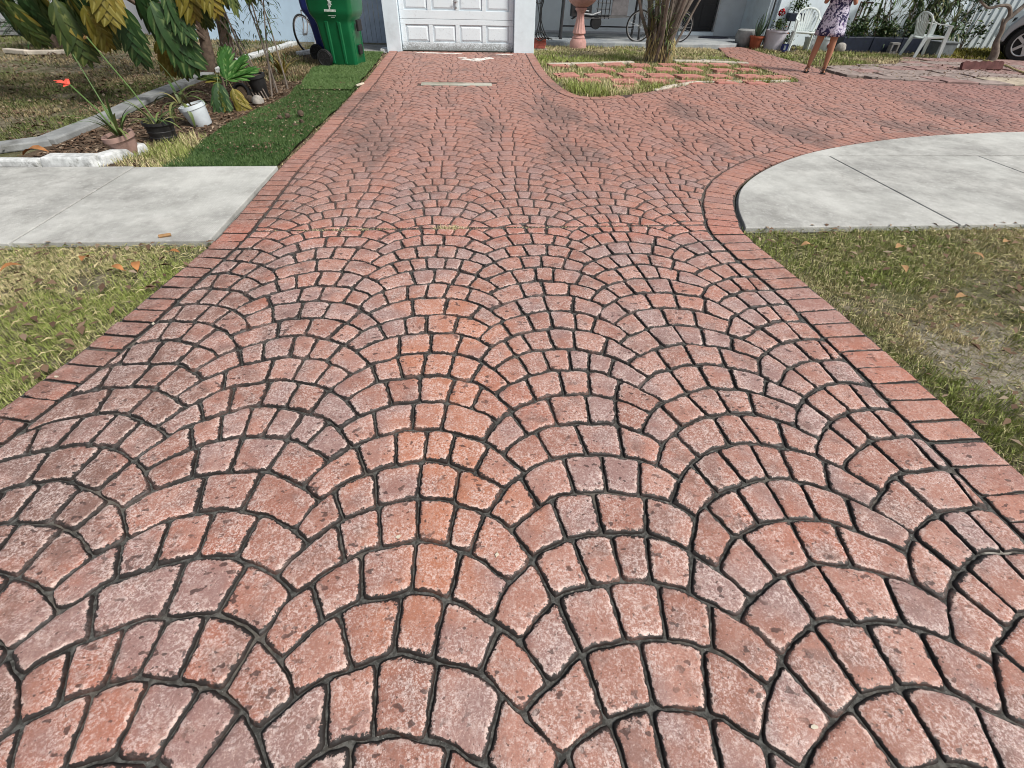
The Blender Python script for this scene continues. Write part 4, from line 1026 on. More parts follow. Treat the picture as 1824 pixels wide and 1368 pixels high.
# ------------------------------------------------------------------ bicycles
def make_bike(label, frame_mat):
    root = empty('bicycle', (0, 0, 0), 0, label, 'bicycle', 'bicycles parked by the house')
    wr = .335; X = .535
    for sx in (-1, 1):
        T = Matrix.Translation((sx*X, 0, wr)) @ Matrix.Rotation(PI/2, 4, 'X')
        w = MB(); w.torus(wr-.016, .017, 40, 8, M=T); ty = w.build('wheel', 'dark', root)
        r_ = MB(); r_.torus(wr-.040, .0105, 40, 6, M=T); r_.build('rim', 'chrome', ty)
        s_ = MB()
        for k in range(20):
            a = 2*PI*k/20; s_.tube([T @ Vector((.018*math.cos(a+.6), .018*math.sin(a+.6), .02*(-1)**k)), T @ Vector(((wr-.045)*math.cos(a), (wr-.045)*math.sin(a), 0))], .0016, 4, cap=False)
        s_.build('spokes', 'steel', ty); h = MB(); h.lathe([(.02, -.04), (.02, .04)], 10, M=T); h.build('hub', 'steel', ty)
    F_ = MB(); bb = (-.10, 0, .28); st_ = (-.27, 0, .80); hd = (.33, 0, .86); hd2 = (.365, 0, .72); ra = (-X, 0, wr)
    for a, b, r_ in ((bb, st_, .016), (bb, hd2, .018), (st_, hd, .015), (hd, hd2, .018)): F_.tube([a, b], r_, 8)
    for s_ in (-.05, .05): F_.tube([(bb[0], s_*.5, bb[2]), (ra[0], s_, ra[2])], .010, 6); F_.tube([(st_[0]+.02, s_*.3, st_[2]-.06), (ra[0], s_, ra[2])], .009, 6)
    F_.build('frame', frame_mat, root)
    f = MB()
    for s_ in (-.05, .05): f.tube([(hd2[0], s_, hd2[2]), (hd2[0]+.05, s_, .5), (X, s_, wr)], .011, 8)
    f.tube([(hd2[0], -.05, hd2[2]), (hd2[0], .05, hd2[2])], .012, 8); f.build('fork', frame_mat, root)
    hb = MB(); hb.tube([(hd[0], 0, hd[2]), (hd[0]-.02, 0, .98)], .013, 8); hb.tube([(.20, -.30, 1.0), (.30, -.20, .99), (.31, 0, .985), (.30, .20, .99), (.20, .30, 1.0)], .012, 8); hb.build('handlebar', 'black_metal', root)
    sd_ = MB(); sd_.tube([st_, (-.30, 0, .90)], .012, 8); sd_.tube([(-.42, 0, .92), (-.34, 0, .935), (-.24, 0, .925), (-.15, 0, .92)], [.05, .065, .04, .018], 10, flat=.4); sd_.build('saddle', 'dark', root)
    cr_ = MB(); T = Matrix.Translation(bb) @ Matrix.Rotation(PI/2, 4, 'X'); cr_.torus(.085, .008, 24, 6, M=T); cr_.tube([(bb[0]-.12, -.07, .17), bb, (bb[0]+.12, .07, .39)], .010, 6)
    cr_.build('crank', 'steel', root)
    for dx, dy, dz in ((-.12, -.12, .17), (.12, .12, .39)): p = MB(); p.box((bb[0]+dx, dy, dz), (.09, .08, .022)); p.build('pedal', 'dark', root, smooth=False)
    return root
bk = make_bike('bicycle standing side-on on the porch behind the spiky clump', 'panel_grey')
bk.location = (4.99, 14.5, .06); bk.rotation_euler = (R(-6), 0, PI)
bk2 = dup(bk, (-2.98, 12.78, -.03), (R(8), 0, R(-112)), 'bicycle seen end-on against the blue wall, left of the bins')

# ------------------------------------------------------------------ porch things
bath = empty('bird_bath', (2.79, 13.75, -.01), 0, 'pink cast stone pedestal bird bath standing in the grass before the porch', 'bird bath')
mb = MB(); mb.lathe([(.20, 0), (.20, .05), (.195, .13), (.165, .185), (.15, .19), (.155, .205), (.155, .225), (.13, .24), (.125, .27), (.155, .30), (.15, .335, 1), (.135, .38, 1), (.105, .48, 1), (.085, .60, 1), (.082, .66, 1), (.10, .70, 1), (.135, .745), (.14, .765), (.12, .78)], 72, flute=.11, nf=12)
mb.build('pedestal', 'pink_stone', bath)
mb = MB(); mb.lathe([(.11, .78), (.17, .80), (.27, .86), (.34, .93), (.365, .99), (.38, 1.0), (.38, 1.02), (.34, 1.02), (.31, .95), (.2, .88), (.0, .86)], 48); mb.build('bowl', 'pink_stone', bath)

stand = empty('metal_stand', (3.5, 15.0, .075), 0, 'black metal A-frame stand on the porch with a low crossbar', 'stand')
for (x0_, x1_, y0_, y1_) in ((-.98, -.88, -.25, 0), (-.92, -.90, .25, 0), (1.08, .98, -.25, 0), (1.02, 1.0, .25, 0)):
    mb = MB(); mb.tube([(x0_, y0_, 0), (x1_, y1_, 1.75)], .030, 10); mb.tube([(x0_, y0_, 0), (x0_, y0_, .03)], .045, 10); mb.build('leg', 'black_metal', stand)
mb = MB(); mb.tube([(-.9, 0, 1.75), (1.0, 0, 1.75)], .03, 10); mb.build('top_bar', 'black_metal', stand)
mb = MB(); mb.tube([(-.91, .21, .24), (1.02, .21, .24)], .016, 8); mb.build('crossbar', 'black_metal', stand)
mc = empty('equipment_rack', (3.42, 15.0, .075), 0, 'dark machinery with a black drum and grey board hanging in the metal stand', 'machine')
mb = MB(); mb.box((-.38, 0, .62), (.52, .22, .34)); mb.box((-.1, 0, .84), (1.1, .26, .07)); mb.build('housing', 'black_metal', mc, smooth=False, bevel=.015)
mb = MB()
for xx in (.02, .12, .22, .32):
    mb.tube([(xx, -.14, .42), (xx, -.14, .86)], .012, 6)
for zz in (.50, .62, .74): mb.tube([(-.02, -.14, zz), (.34, -.14, zz)], .010, 6)
mb.build('rack_bars', 'black_metal', mc)
mb = MB(); T = Matrix.Translation((.02, -.06, .34)) @ Matrix.Rotation(PI/2, 4, 'X'); mb.lathe([(.03, -.09), (.125, -.09), (.135, -.07), (.135, .07), (.125, .09), (.03, .09)], 28, M=T); mb.build('drum', 'dark', mc)
mb = MB(); mb.box((.62, 0, .80), (.42, .03, .62)); mb.build('board', 'panel_grey', mc, smooth=False, bevel=.004)
mb = MB(); mb.add([(-.6, -.16, .40), (.95, -.16, .47), (.95, .16, .47), (-.6, .16, .40), (-.5, -.12, .46), (.62, -.12, .50), (.62, .12, .50), (-.5, .12, .46)], [(3, 2, 1, 0), (4, 5, 6, 7), (0, 1, 5, 4), (1, 2, 6, 5), (2, 3, 7, 6), (3, 0, 4, 7)]); mb.build('tray', 'black_metal', mc, smooth=False)
mb = MB(); mb.tube([(-.35, -.13, .52), (-.1, -.15, .50), (.1, -.14, .56)], .022, 8); mb.tube([(-.55, -.13, .60), (-.2, -.14, .57)], .016, 8); mb.build('pipe', 'steel', mc)
mb = MB()
for i in range(5):
    x_ = 1.70+i*.035; mb.tube(catmull([(x_, 13.22, 1.9, ), (x_+.05*math.sin(i*2), 13.2, 1.4), (x_-.04*math.cos(i*3), 13.2, 1.0), (x_+.06*math.sin(i+1), 13.22, .6), (x_+.02*i, 13.25, .28), (x_+.08+.04*i, 13.3, .2)], 5), .012, 6)
mb.tube([(1.72+.09*math.cos(a/4), 13.2, .93+.09*math.sin(a/4)) for a in range(40)], .011, 6)
mb.tube([(1.78+.11*math.cos(a/5), 13.24, .26+.08*math.sin(a/5)) for a in range(60)], .012, 6)
thing('cable_bundle', mb, 'cable', 'tangled black cables hanging beside the right garage pillar', 'cables')
for i in range(3):
    mb = MB(); mb.box((0, 0, 0), (.29, .20, .062)); thing('brick', mb, 'red_brick', ['topmost red brick of the small stack beside the right garage pillar', 'middle red brick of the small stack beside the right garage pillar', 'lowest red brick of the small stack beside the right garage pillar'][i], 'brick', (1.80+rnd.uniform(-.01, .01), 13.42, .175-i*.064), 'red bricks stacked by the pillar', rnd.uniform(-.04, .04), smooth=False, bevel=.006)
mb = MB(); mb.box((0, 0, 0), (.36, .26, .05)); thing('concrete_block', mb, 'block', 'flat grey concrete block under the red brick stack', 'block', (1.80, 13.42, -.012), smooth=False, bevel=.006)

# ------------------------------------------------------------------ plastic chairs
def make_chair(label, group):
    c = empty('plastic_chair', (0, 0, 0), 0, label, 'chair', group)
    def bar(name, pts, ws, th=.022):
        """flat plastic bar: centre pts, width vector list"""
        mb = MB(); vs = []
        for (p, w, nrm) in zip(pts, ws, [None]*len(pts)):
            p = Vector(p); w = Vector(w); vs.append((p, w))
        out = []; m = len(vs)
        for i, (p, w) in enumerate(vs):
            d = (vs[min(i+1, m-1)][0]-vs[max(i-1, 0)][0]).normalized(); n_ = d.cross(w).normalized()*th/2
            out += [p-w-n_, p+w-n_, p+w+n_, p-w+n_]
        mb.add(out, [(4*i+a, 4*i+b, 4*i+4+b, 4*i+4+a) for i in range(m-1) for a, b in ((0, 1), (1, 2), (2, 3), (3, 0))]+[(3, 2, 1, 0), tuple(4*(m-1)+k for k in range(4))])
        return mb.build(name, 'white_plastic', c, smooth=False, bevel=.006)
    for s_ in (-1, 1):
        bar('leg', [(s_*.275, -.30, 0), (s_*.255, -.255, .40), (s_*.26, -.235, .62)], [(.014, .026, 0), (.012, .044, 0), (.014, .038, 0)], .042)
        bar('leg', [(s_*.255, .30, 0), (s_*.225, .21, .42)], [(.014, .026, 0), (.014, .044, 0)], .042)
        bar('armrest', [(s_*.262, -.27, .625), (s_*.268, -.10, .645), (s_*.262, .08, .655), (s_*.245, .21, .70), (s_*.225, .25, .75)], [(.028, 0, 0), (.030, 0, 0), (.026, 0, 0), (.020, 0, .005), (.012, 0, .01)], .020)
    mb = MB(); N = 8; vs = []
    for i in range(N+1):
        for j in range(N+1):
            x = -.24+.48*i/N; y = -.25+.46*j/N; z = .415-.018*math.cos((i/N-.5)*PI)+.02*(1-j/N)*0 - .02*(j/N); vs.append((x, y, z))
    fs = [(i*(N+1)+j, (i+1)*(N+1)+j, (i+1)*(N+1)+j+1, i*(N+1)+j+1) for i in range(N) for j in range(N)]
    mb.add(vs, fs); o = mb.build('seat', 'white_plastic', c); so_ = o.modifiers.new('solid', 'SOLIDIFY'); so_.thickness = .018
    rim = MB(); rim.tube([(-.245, .2, .395), (-.25, -.22, .412), (-.20, -.262, .408), (.20, -.262, .408), (.25, -.22, .412), (.245, .2, .395)], .016, 8, flat=1.4); rim.build('seat_rim', 'white_plastic', c)
    def bp(u, v):   # back surface: u -1..1, v 0..1
        return Vector((u*(.205+.035*math.sin(v*PI*.8)), .215+.115*v-.03*abs(u)**2, .40+.46*v))
    arch = [bp(-1, v/6) for v in range(5)]+[Vector((-.235*math.cos(a), .215+.115*(.72+.28*math.sin(a))-.03*math.cos(a)**2, .40+.46*(.70+.30*math.sin(a)))) for a in [R(q) for q in (15, 35, 60, 90, 120, 145, 165)]]+[bp(1, v/6) for v in range(4, -1, -1)]
    mb = MB(); mb.tube(arch, .019, 8, flat=1.2); mb.build('back_frame', 'white_plastic', c)
    for k in range(7):
        u0 = (k-3)/3.6; u1 = (k-3)/3.3
        bar('back_slat', [(u0*.15, .225, .41), (u0*.175, .262, .56), (u1*.20, .31, .74-.02*abs(k-3)), (u1*.215, .332, .852-.024*abs(k-3)**1.5)], [(.017, 0, 0), (.018, 0, 0), (.021, 0, 0), (.022, 0, 0)], .012)
    return c
ch1 = make_chair('white plastic armchair with a slatted round back, beside the woman', 'white plastic garden chairs')
ch1.location = (8.42, 13.72, -.01); ch1.rotation_euler = (0, 0, R(-22))
ch2 = dup(ch1, (11.15, 13.05, .0), R(88), 'white plastic armchair seen from behind on the slabs before the dark planters')
ch3 = dup(ch1, (-8.2, 14.35, -.02), R(30), 'white plastic chair far off against the grey wall at the left')
st3 = empty('garden_rack', (-8.62, 14.3, -.02), 0, 'low white framed rack with dark contents beside the far left chair', 'rack')
for x_ in (-.18, .18):
    for y_ in (-.12, .12): mb = MB(); mb.tube([(x_, y_, 0), (x_, y_, .55)], .018, 6); mb.build('post', 'white_plastic', st3)
mb = MB(); mb.box((0, 0, .26), (.32, .2, .42)); mb.build('dark_contents', 'pot_black', st3, smooth=False, bevel=.03)
mb = MB(); mb.tube([(-.12, -.15, .02), (-.10, -.16, .3), (-.13, -.14, .5)], .012, 6); mb.build('green_hose', 'leaf_bright', st3)
for i, (w, z_) in enumerate(((.62, .04), (.56, .12), (.60, .20), (.5, .28))):
    mb = MB(); mb.box((0, 0, 0), (w, .4, .07)); thing('stone_slab', mb, 'kerb', ['lowest', 'second', 'third', 'topmost'][i]+' rough stone slab of the stack at the far left wall', 'stone slab', (-10.35+.04*i, 14.5, z_), 'rough stone slabs stacked at the left', .05*i, smooth=False, bevel=.012)

# ------------------------------------------------------------------ foliage builders
def breadfruit_leaf(L, mat, seed, droop=.5):
    r_ = random.Random(seed); mb = MB(); W = L*.40
    def mid(t): return Vector((0, t*L, -droop*L*t*t*.6))
    pts = [mid(i/8) for i in range(9)]; ws = [.10*L*x for x in (.35, .9, 1.4, 1.7, 1.8, 1.75, 1.5, 1.0, .15)]
    n = 9*3; mb.strip(pts, ws, (1, 0, 0), fold=.15, tint=r_.uniform(0, .5), edge=[0, 1, 0]*9, dry=r_.uniform(0, .2))
    for k in range(5):
        t0 = .10+.165*k; ln = W*(.80, 1.08, 1.15, 1.0, .72)[k]*r_.uniform(.92, 1.08)
        for s_ in (-1, 1):
            a = R(52-5*k+r_.uniform(-4, 4)); d = Vector((s_*math.sin(a), math.cos(a), -.18-.12*r_.random()))
            b = mid(t0); P_ = []; nq = 6
            for q in range(nq+1):
                u = q/nq; P_.append(b+d*ln*u+Vector((0, ln*.18*u*u, -droop*ln*.35*u*u)))
            w_ = [L*.098*x for x in (.95, 1.1, 1.1, 1.0, .8, .48, .03)]
            mb.strip(P_, w_, (d.y, -d.x, 0), fold=.12, tint=r_.uniform(.1, .9), edge=[0, .95, 0]*(nq+1), dry=min(1, max(0, r_.gauss(.15, .15))))
    d = mid(1)-mid(.9); P_ = [mid(.88), mid(.95), mid(1)+d*.5, mid(1)+d*1.2]; mb.strip(P_, [.06*L, .07*L, .045*L, .003*L], (1, 0, 0), fold=.1, tint=.5, edge=[0, .9, 0]*4)
    mb.tube([(0, -L*.22, .02*L), (0, -L*.1, .01*L), mid(0), mid(.5)], [.011*L, .010*L, .010*L, .004*L], 5, tint=.8, edge=1.0, dry=.1)
    return mb
def leaf_mesh(name, mat, L, seed, droop=.5):
    o = breadfruit_leaf(L, mat, seed, droop).build(name, mat); me = o.data; bpy.data.objects.remove(o); return me
LM = {'d': [leaf_mesh('leaf', 'leaf_dark', 1.0, s_, .5+.15*s_) for s_ in range(3)], 'o': [leaf_mesh('leaf', 'leaf_olive', 1.0, s_+10, .5+.15*s_) for s_ in range(3)],
      'y': [leaf_mesh('leaf', 'leaf_yellow', 1.0, s_+20, .6+.2*s_) for s_ in range(2)], 'g': [leaf_mesh('leaf', 'leaf_bright', 1.0, s_+30, .3) for s_ in range(2)], 'b': [leaf_mesh('leaf', 'leaf_brown', 1.0, 41, 1.0)]}
def put_leaf(parent, kind, loc, tipdir, size, roll=0.0, name='leaf'):
    me = rnd.choice(LM[kind]); o = bpy.data.objects.new(name, me); COL.objects.link(o); o.parent = parent
    y = Vector(tipdir).normalized(); z = Vector((0, -.35, 1)); z = (z-y*z.dot(y)); z = z.normalized() if z.length > .05 else Vector((0, -1, .2)).normalized(); x = y.cross(z)
    M = Matrix((x, y, z)).transposed().to_4x4(); M = Matrix.Translation(loc) @ M @ Matrix.Rotation(roll, 4, 'Y') @ Matrix.Scale(size, 4)
    o.matrix_basis = M; return o

# ------------------------------------------------------------------ breadfruit tree
tree = empty('breadfruit_tree', (-4.18, 10.0, -.03), 0, 'two-stemmed breadfruit tree with huge lobed leaves hanging over the bed', 'tree')
def tp(x, y, z): return (x+4.18, y-10.0, z+.03)
mb = MB(); mb.tube([tp(*p) for p in catmull([(-4.30, 9.85, -.03), (-4.20, 9.80, .25), (-4.14, 9.75, .6), (-4.02, 9.6, 1.0), (-3.95, 9.2, 1.6), (-4.1, 8.6, 2.3)], 5)], [.10-.0018*i for i in range(26)], 12); mb.build('trunk', 'bark', tree)
mb = MB(); mb.tube([tp(*p) for p in catmull([(-4.10, 10.15, -.03), (-4.0, 10.1, .22), (-3.92, 10.05, .6), (-3.88, 10.0, 1.1), (-3.6, 10.2, 1.8), (-3.2, 10.2, 2.6)], 5)], [.115-.002*i for i in range(26)], 12); mb.tube([tp(-4.0, 10.1, .2), tp(-3.85, 9.98, .24)], [.09, .05], 8); mb.build('trunk', 'bark', tree)
for pts in ([(-4.15, 9.72, .45), (-4.5, 9.0, 1.1), (-4.6, 8.0, 1.55), (-4.5, 7.2, 1.75)], [(-4.0, 9.5, 1.1), (-3.7, 8.6, 1.6), (-3.5, 7.6, 1.85), (-3.4, 6.9, 1.9)], [(-4.3, 9.9, .1), (-4.55, 9.6, .6), (-4.75, 9.0, 1.0), (-5.0, 8.0, 1.5), (-4.9, 7.3, 1.7)], [(-3.9, 9.9, .9), (-3.5, 9.6, 1.3), (-3.0, 9.0, 1.7)], [(-4.1, 9.8, .5), (-4.5, 9.3, .9), (-5.3, 8.6, 1.35), (-5.9, 8.0, 1.6)]):
    mb = MB(); c_ = catmull(pts, 6); mb.tube([tp(*p) for p in c_], [.035-.02*i/len(c_) for i in range(len(c_))], 8); mb.build('branch', 'bark', tree)
rl = random.Random(5)
spec = [('g', (-5.25, 7.0, 1.55), (-.2, 0, -1), .55), ('o', (-5.0, 7.1, 1.0), (.1, 0, -1), .5), ('d', (-5.2, 7.3, 1.2), (-.3, 0, -1), .6), ('d', (-4.8, 7.1, 1.15), (-.1, 0, -1), .6), ('d', (-5.5, 7.5, 1.35), (-.4, 0, -1), .6),  # kind, base x,y,z, tip dir, size (metres)
 ('d', (-3.78, 7.05, .98), (-.10, -.1, -1), .62), ('d', (-3.42, 7.0, 1.02), (.42, -.1, -.95), .78), ('y', (-3.62, 7.25, .66), (.15, 0, -1), .46), ('o', (-4.02, 7.1, 1.12), (-.3, -.1, -.9), .60),
 ('d', (-3.25, 7.05, 1.15), (.25, 0, -1), .55), ('y', (-3.05, 7.0, 1.32), (.10, 0, -1), .55), ('y', (-2.85, 7.0, 1.30), (.28, 0, -1), .45), ('y', (-3.25, 7.1, 1.34), (-.1, 0, -1), .42), ('o', (-2.75, 7.2, 1.35), (.5, 0, -.85), .5),
 ('o', (-4.45, 7.05, 1.02), (.22, 0, -1), .66), ('o', (-4.25, 7.0, 1.15), (-.2, 0, -1), .55), ('o', (-4.65, 7.05, 1.3), (-.1, 0, -1), .70), ('d', (-4.05, 7.2, 1.35), (.25, 0, -1), .62), ('d', (-4.5, 7.4, 1.3), (.4, 0, -1), .65),
 ('o', (-5.0, 7.2, 1.25), (-.5, 0, -.9), .6), ('y', (-3.95, 6.9, 1.30), (.1, 0, -1), .38), ('o', (-3.6, 7.3, .72), (-.15, 0, -1), .42), ('o', (-3.45, 7.2, .62), (.1, 0, -1), .40), ('d', (-3.75, 7.5, 1.2), (-.05, 0, -1), .7),
 ('o', (-2.45, 7.6, 1.42), (.2, 0, -1), .36), ('o', (-2.62, 7.5, 1.40), (-.2, 0, -1), .42), ('o', (-2.2, 7.6, 1.45), (.35, 0, -1), .34), ('o', (-3.0, 7.4, 1.42), (.6, 0, -1), .42), ('b', (-3.42, 7.4, .92), (.2, 0, -1), .42), ('o', (-5.15, 7.0, 1.42), (-.2, 0, -1), .62),
 ('d', (-4.75, 7.6, 1.1), (-.35, 0, -.9), .55), ('o', (-4.35, 7.7, 1.0), (.1, 0, -1), .5), ('d', (-3.5, 7.7, 1.25), (.3, 0, -1), .6), ('y', (-4.12, 6.95, .98), (.35, 0, -1), .48), ('o', (-3.15, 7.5, 1.1), (.1, 0, -1), .4)]
for k_, b_, d_, s_ in spec: put_leaf(tree, k_, tp(b_[0], b_[1], b_[2]+.02), (d_[0]+rl.uniform(-.12, .12), d_[1]+rl.uniform(-.15, .15), d_[2]), s_*.86, rl.uniform(-.4, .4))
for i in range(34): 
    b_ = (rl.uniform(-5.6, -2.7), rl.uniform(6.9, 8.6), rl.uniform(1.35, 1.75)); put_leaf(tree, rl.choice('ddooy' if b_[0] > -4 else 'ddooy'), tp(*b_), (rl.uniform(-.8, .8), rl.uniform(-.7, .3), -rl.uniform(.5, 1)), rl.uniform(.36, .55), rl.uniform(-.5, .5))
for i in range(46):  # upper leaves above the view, added to shade the hanging ones
    b_ = (rl.uniform(-6.2, -2.4), rl.uniform(6.6, 10.6), rl.uniform(1.8, 3.2)); put_leaf(tree, rl.choice('ddog'), tp(*b_), (rl.uniform(-1, 1), rl.uniform(-1, 1), -rl.uniform(.1, .7)), rl.uniform(.5, .8), rl.uniform(-.5, .5))
sap = empty('breadfruit_sapling', (-2.98, 7.0, -.03), 0, 'young breadfruit shoot with one big lobed leaf in front of the trunk', 'sapling')
def sp_(x, y, z): return (x+2.98, y-7.0, z+.03)
mb = MB(); mb.tube([(0, .1, 0), (.0, .08, .2), (.03, .05, .36)], [.02, .016, .01], 7); mb.build('stem', 'bark', sap)
for k_, b_, d_, s_ in (('d', (-3.0, 7.0, .28), (-.02, -.5, -.8), .40), ('g', (-2.92, 7.1, .30), (.75, .15, .35), .38), ('g', (-2.95, 7.15, .30), (.05, .4, .9), .36), ('o', (-2.98, 7.2, .26), (-.8, .2, .35), .34), ('y', (-2.85, 7.0, .22), (.35, -.3, -.9), .30), ('g', (-2.9, 7.15, .30), (.55, .3, .75), .34), ('o', (-3.0, 6.95, .2), (-.3, -.4, -.9), .26)):
    put_leaf(sap, k_, sp_(*b_), d_, s_, rl.uniform(-.2, .2))

# ------------------------------------------------------------------ strap-leaved and small-leaved plants
def strap_clump(mb, c, n, L, w, spread, seed, up=.5, fold=.2):
    r_ = random.Random(seed); c = Vector(c)
    for i in range(n):
        a = r_.uniform(0, 2*PI); ln = L*r_.uniform(.6, 1.1); el = r_.uniform(up, 1.45); ou = Vector((math.cos(a), math.sin(a), 0)); P_ = []; p = c+ou*.02; m = 7
        for q in range(m+1):
            P_.append(p.copy()); e = el-(q/m)*spread*(1.6-el*.5); p = p+(ou*math.cos(e)+Vector((0, 0, 1))*math.sin(e))*(ln/m)
        W = [w*x for x in (.5, .9, 1, 1, .9, .75, .45, .05)]
        k = 3*(m+1); al = [x for q in range(m+1) for x in [q/m]*3]
        mb.strip(P_, W, (-ou.y, ou.x, 0), fold=fold, tint=r_.random(), dry=max(0, r_.gauss(.08, .25)), along=al)
    return mb
def leafy(mb, c, rad, n, size, seed, tintshift=0.0):
    r_ = random.Random(seed)
    for i in range(n):
        v = Vector((r_.gauss(0, 1), r_.gauss(0, 1), r_.gauss(0, 1))); v = v.normalized()*(r_.random()**.45)
        cl = .75+.5*math.sin(7*v.x+seed)*math.cos(6*v.y+seed*2)
        p = Vector((c[0]+v.x*rad[0]*cl, c[1]+v.y*rad[1]*cl, c[2]+v.z*rad[2]*cl)); s_ = size*r_.uniform(.6, 1.3)
        T = Matrix.Translation(p) @ Euler((r_.uniform(-1, 1), r_.uniform(-1, 1), r_.uniform(0, 6.28))).to_matrix().to_4x4()
        mb.add([(0, -s_/2, 0), (s_*.28, 0, .06*s_), (0, s_/2, 0), (-s_*.28, 0, .06*s_)], [(0, 1, 2, 3)], T, tint=min(1, max(0, r_.random()*.8+.25*v.z+tintshift)), dry=max(0, r_.gauss(-.1, .3)), along=1.0)
    return mb
def stems(mb, base, tips, r=.006):
    for t_ in tips: mb.tube([base, ((base[0]+t_[0])/2+rnd.uniform(-.03, .03), (base[1]+t_[1])/2, (base[2]+t_[2])/2), t_], [r, r*.8, r*.5], 5)
    return mb
def pot(root, mat, r0, r1, h, rim=.015, soil=True, tilt=(0, 0), name='pot'):
    M = Euler((tilt[0], tilt[1], 0)).to_matrix().to_4x4()
    mb = MB(); mb.lathe([(r0*.94, 0), (r0, .008), (r1*.985, h-.04), (r1+rim, h-.038), (r1+rim, h), (r1-.008, h), (r1-.012, h-.03), (r1-.02, h-.035), (.0, h-.03)], 28, M=M)
    o = mb.build(name, mat, root)
    if soil: s_ = MB(); s_.lathe([(r1-.02, h-.034), (r1-.03, h-.018), (0, h-.012)], 20, M=M); s_.build('soil', 'bed', root)
    return o
# pots in the left bed
p1 = empty('potted_amaryllis', (-3.22, 5.12, -.03), 0, 'faded pink pot tilted back, holding an amaryllis with a coral flower', 'potted plant')
pot(p1, 'pot_pink', .085, .125, .20, .012, tilt=(.10, -.14))
mb = MB(); strap_clump(mb, (-.02, 0, .17), 14, .46, .012, 1.2, 3, .7); mb.build('leaf_clump', 'strap', p1)
mb = MB(); mb.tube([(-.02, 0, .17), (-.12, .03, .38), (-.27, .06, .58)], [.008, .007, .006], 6, tint=.9, along=1.0); mb.build('flower_stalk', 'strap', p1)
mb = MB()
for k in range(7):
    a = k*2*PI/7; d = Vector((math.cos(a)*.5-.75, math.sin(a)*.6, .35+.3*math.sin(a*2))); mb.strip([Vector((-.27, .06, .58)), Vector((-.27, .06, .58))+d*.045, Vector((-.27, .06, .58))+d*.085+Vector((0, 0, -.02))], [.008, .022, .002], (d.y, -d.x, .3))
mb.build('flower', 'coral_flower', p1)
mb = MB(); mb.tube([(0, .02, .17), (-.10, .10, .45), (-.22, .22, .78)], [.007, .006, .004], 6, tint=.7, along=1.0); mb.build('flower_stalk', 'strap', p1)
p2 = empty('potted_spider_lily', (-3.13, 5.62, -.03), 0, 'ribbed black plastic pot with thin green straps behind the pink pot', 'potted plant')
mb = MB(); mb.lathe([(.105, 0), (.115, .02), (.122, .06), (.118, .065), (.128, .11), (.124, .115), (.135, .165), (.145, .17), (.145, .195), (.13, .195), (.12, .16), (0, .155)], 30); mb.build('pot', 'pot_black', p2)
mb = MB(); strap_clump(mb, (-.03, 0, .15), 16, .40, .010, 1.4, 8, .5); mb.build('leaf_clump', 'strap', p2)
mb = MB(); mb.tube([(.0, 0, .15), (-.17, .1, .45), (-.42, .2, .86)], [.007, .007, .006], 6, tint=1.0, along=1.0); mb.build('flower_stalk', 'strap', p2)
mb = MB(); leafy(mb, (-.43, .2, .86), (.02, .02, .03), 14, .03, 3); mb.build('flower_bud', 'leaf_brown', p2)
p3 = empty('potted_pandanus', (-3.02, 6.30, -.03), 0, 'white bucket leaning in the bed with a spiky striped strap plant', 'potted plant')
pot(p3, 'bucket', .105, .135, .22, .006, tilt=(.05, -.22))
mb = MB(); strap_clump(mb, (-.16, 0, .22), 20, .42, .014, 2.0, 14, .1); mb.build('leaf_clump', 'strap', p3)
mb = MB(); strap_clump(mb, (-.05, .02, .20), 3, .55, .016, .6, 17, .2); mb.build('leaf_clump', 'strap_dark', p3)
p4 = empty('nursery_pot', (-2.82, 7.86, -.03), 0, 'tall black nursery pot leaning beside the thin shrub', 'pot'); pot(p4, 'pot_black', .085, .12, .28, .012, tilt=(.06, -.12))
p5 = empty('nursery_pot', (-3.02, 7.98, -.03), 0, 'black nursery pot lying on its side by the leaning sticks', 'pot'); pot(p5, 'pot_black', .08, .11, .24, .012, tilt=(1.2, -.6))
for i in range(6):
    mb = MB(); x_ = -3.15+i*.05; mb.tube([(x_+.22, 7.75-.02*i, -.02), (x_-.25, 8.35, .55)], .008, 6)
    thing('leaning_stick', mb, 'bark_grey', 'thin stick leaning in the planting bed beside the black nursery pots', 'stick', (0, 0, 0), 'thin sticks leaning by the nursery pots')
shr = empty('thin_shrub', (-2.75, 7.95, -.03), 0, 'spindly shrub with fine drooping leaves in front of the pale blue wall', 'shrub')
rs = random.Random(9)
for i in range(7):
    bx, by = rs.uniform(-.35, .15), rs.uniform(-.2, .7); tx, ty = bx+rs.uniform(-.55, .35), by+rs.uniform(-.1, .5); hz_ = rs.uniform(.9, 1.7)
    P_ = catmull([(bx, by, 0), (bx+(tx-bx)*.3, by+(ty-by)*.4, hz_*.4), (bx+(tx-bx)*.7, by+(ty-by)*.8, hz_*.8), (tx, ty, hz_)], 5)
    mb = MB(); mb.tube(P_, [.014-.010*q/len(P_) for q in range(len(P_))], 6); mb.build('stem', 'bark_grey', shr)
    lf = MB()
    for q in range(46):
        j = rs.randrange(len(P_)//3, len(P_)); p = Vector(P_[j]); a = rs.uniform(0, 2*PI); ou = Vector((math.cos(a), math.sin(a), 0)); r1_ = rs.uniform(.03, .20)
        b_ = p+ou*r1_+Vector((0, 0, rs.uniform(-.1, .05))); ln = rs.uniform(.05, .11)
        lf.strip([b_, b_+ou*ln*.4+Vector((0, 0, -ln*.3)), b_+ou*ln*.6+Vector((0, 0, -ln*.9))], [.002, .009, .001], (-ou.y, ou.x, 0), tint=rs.random()*.6, dry=0.0, along=1.0)
        if q % 3 == 0: lf.tube([p, b_], .0025, 4, tint=.5, dry=.6, along=1.0)
    lf.build('foliage', 'small_leaf', shr)
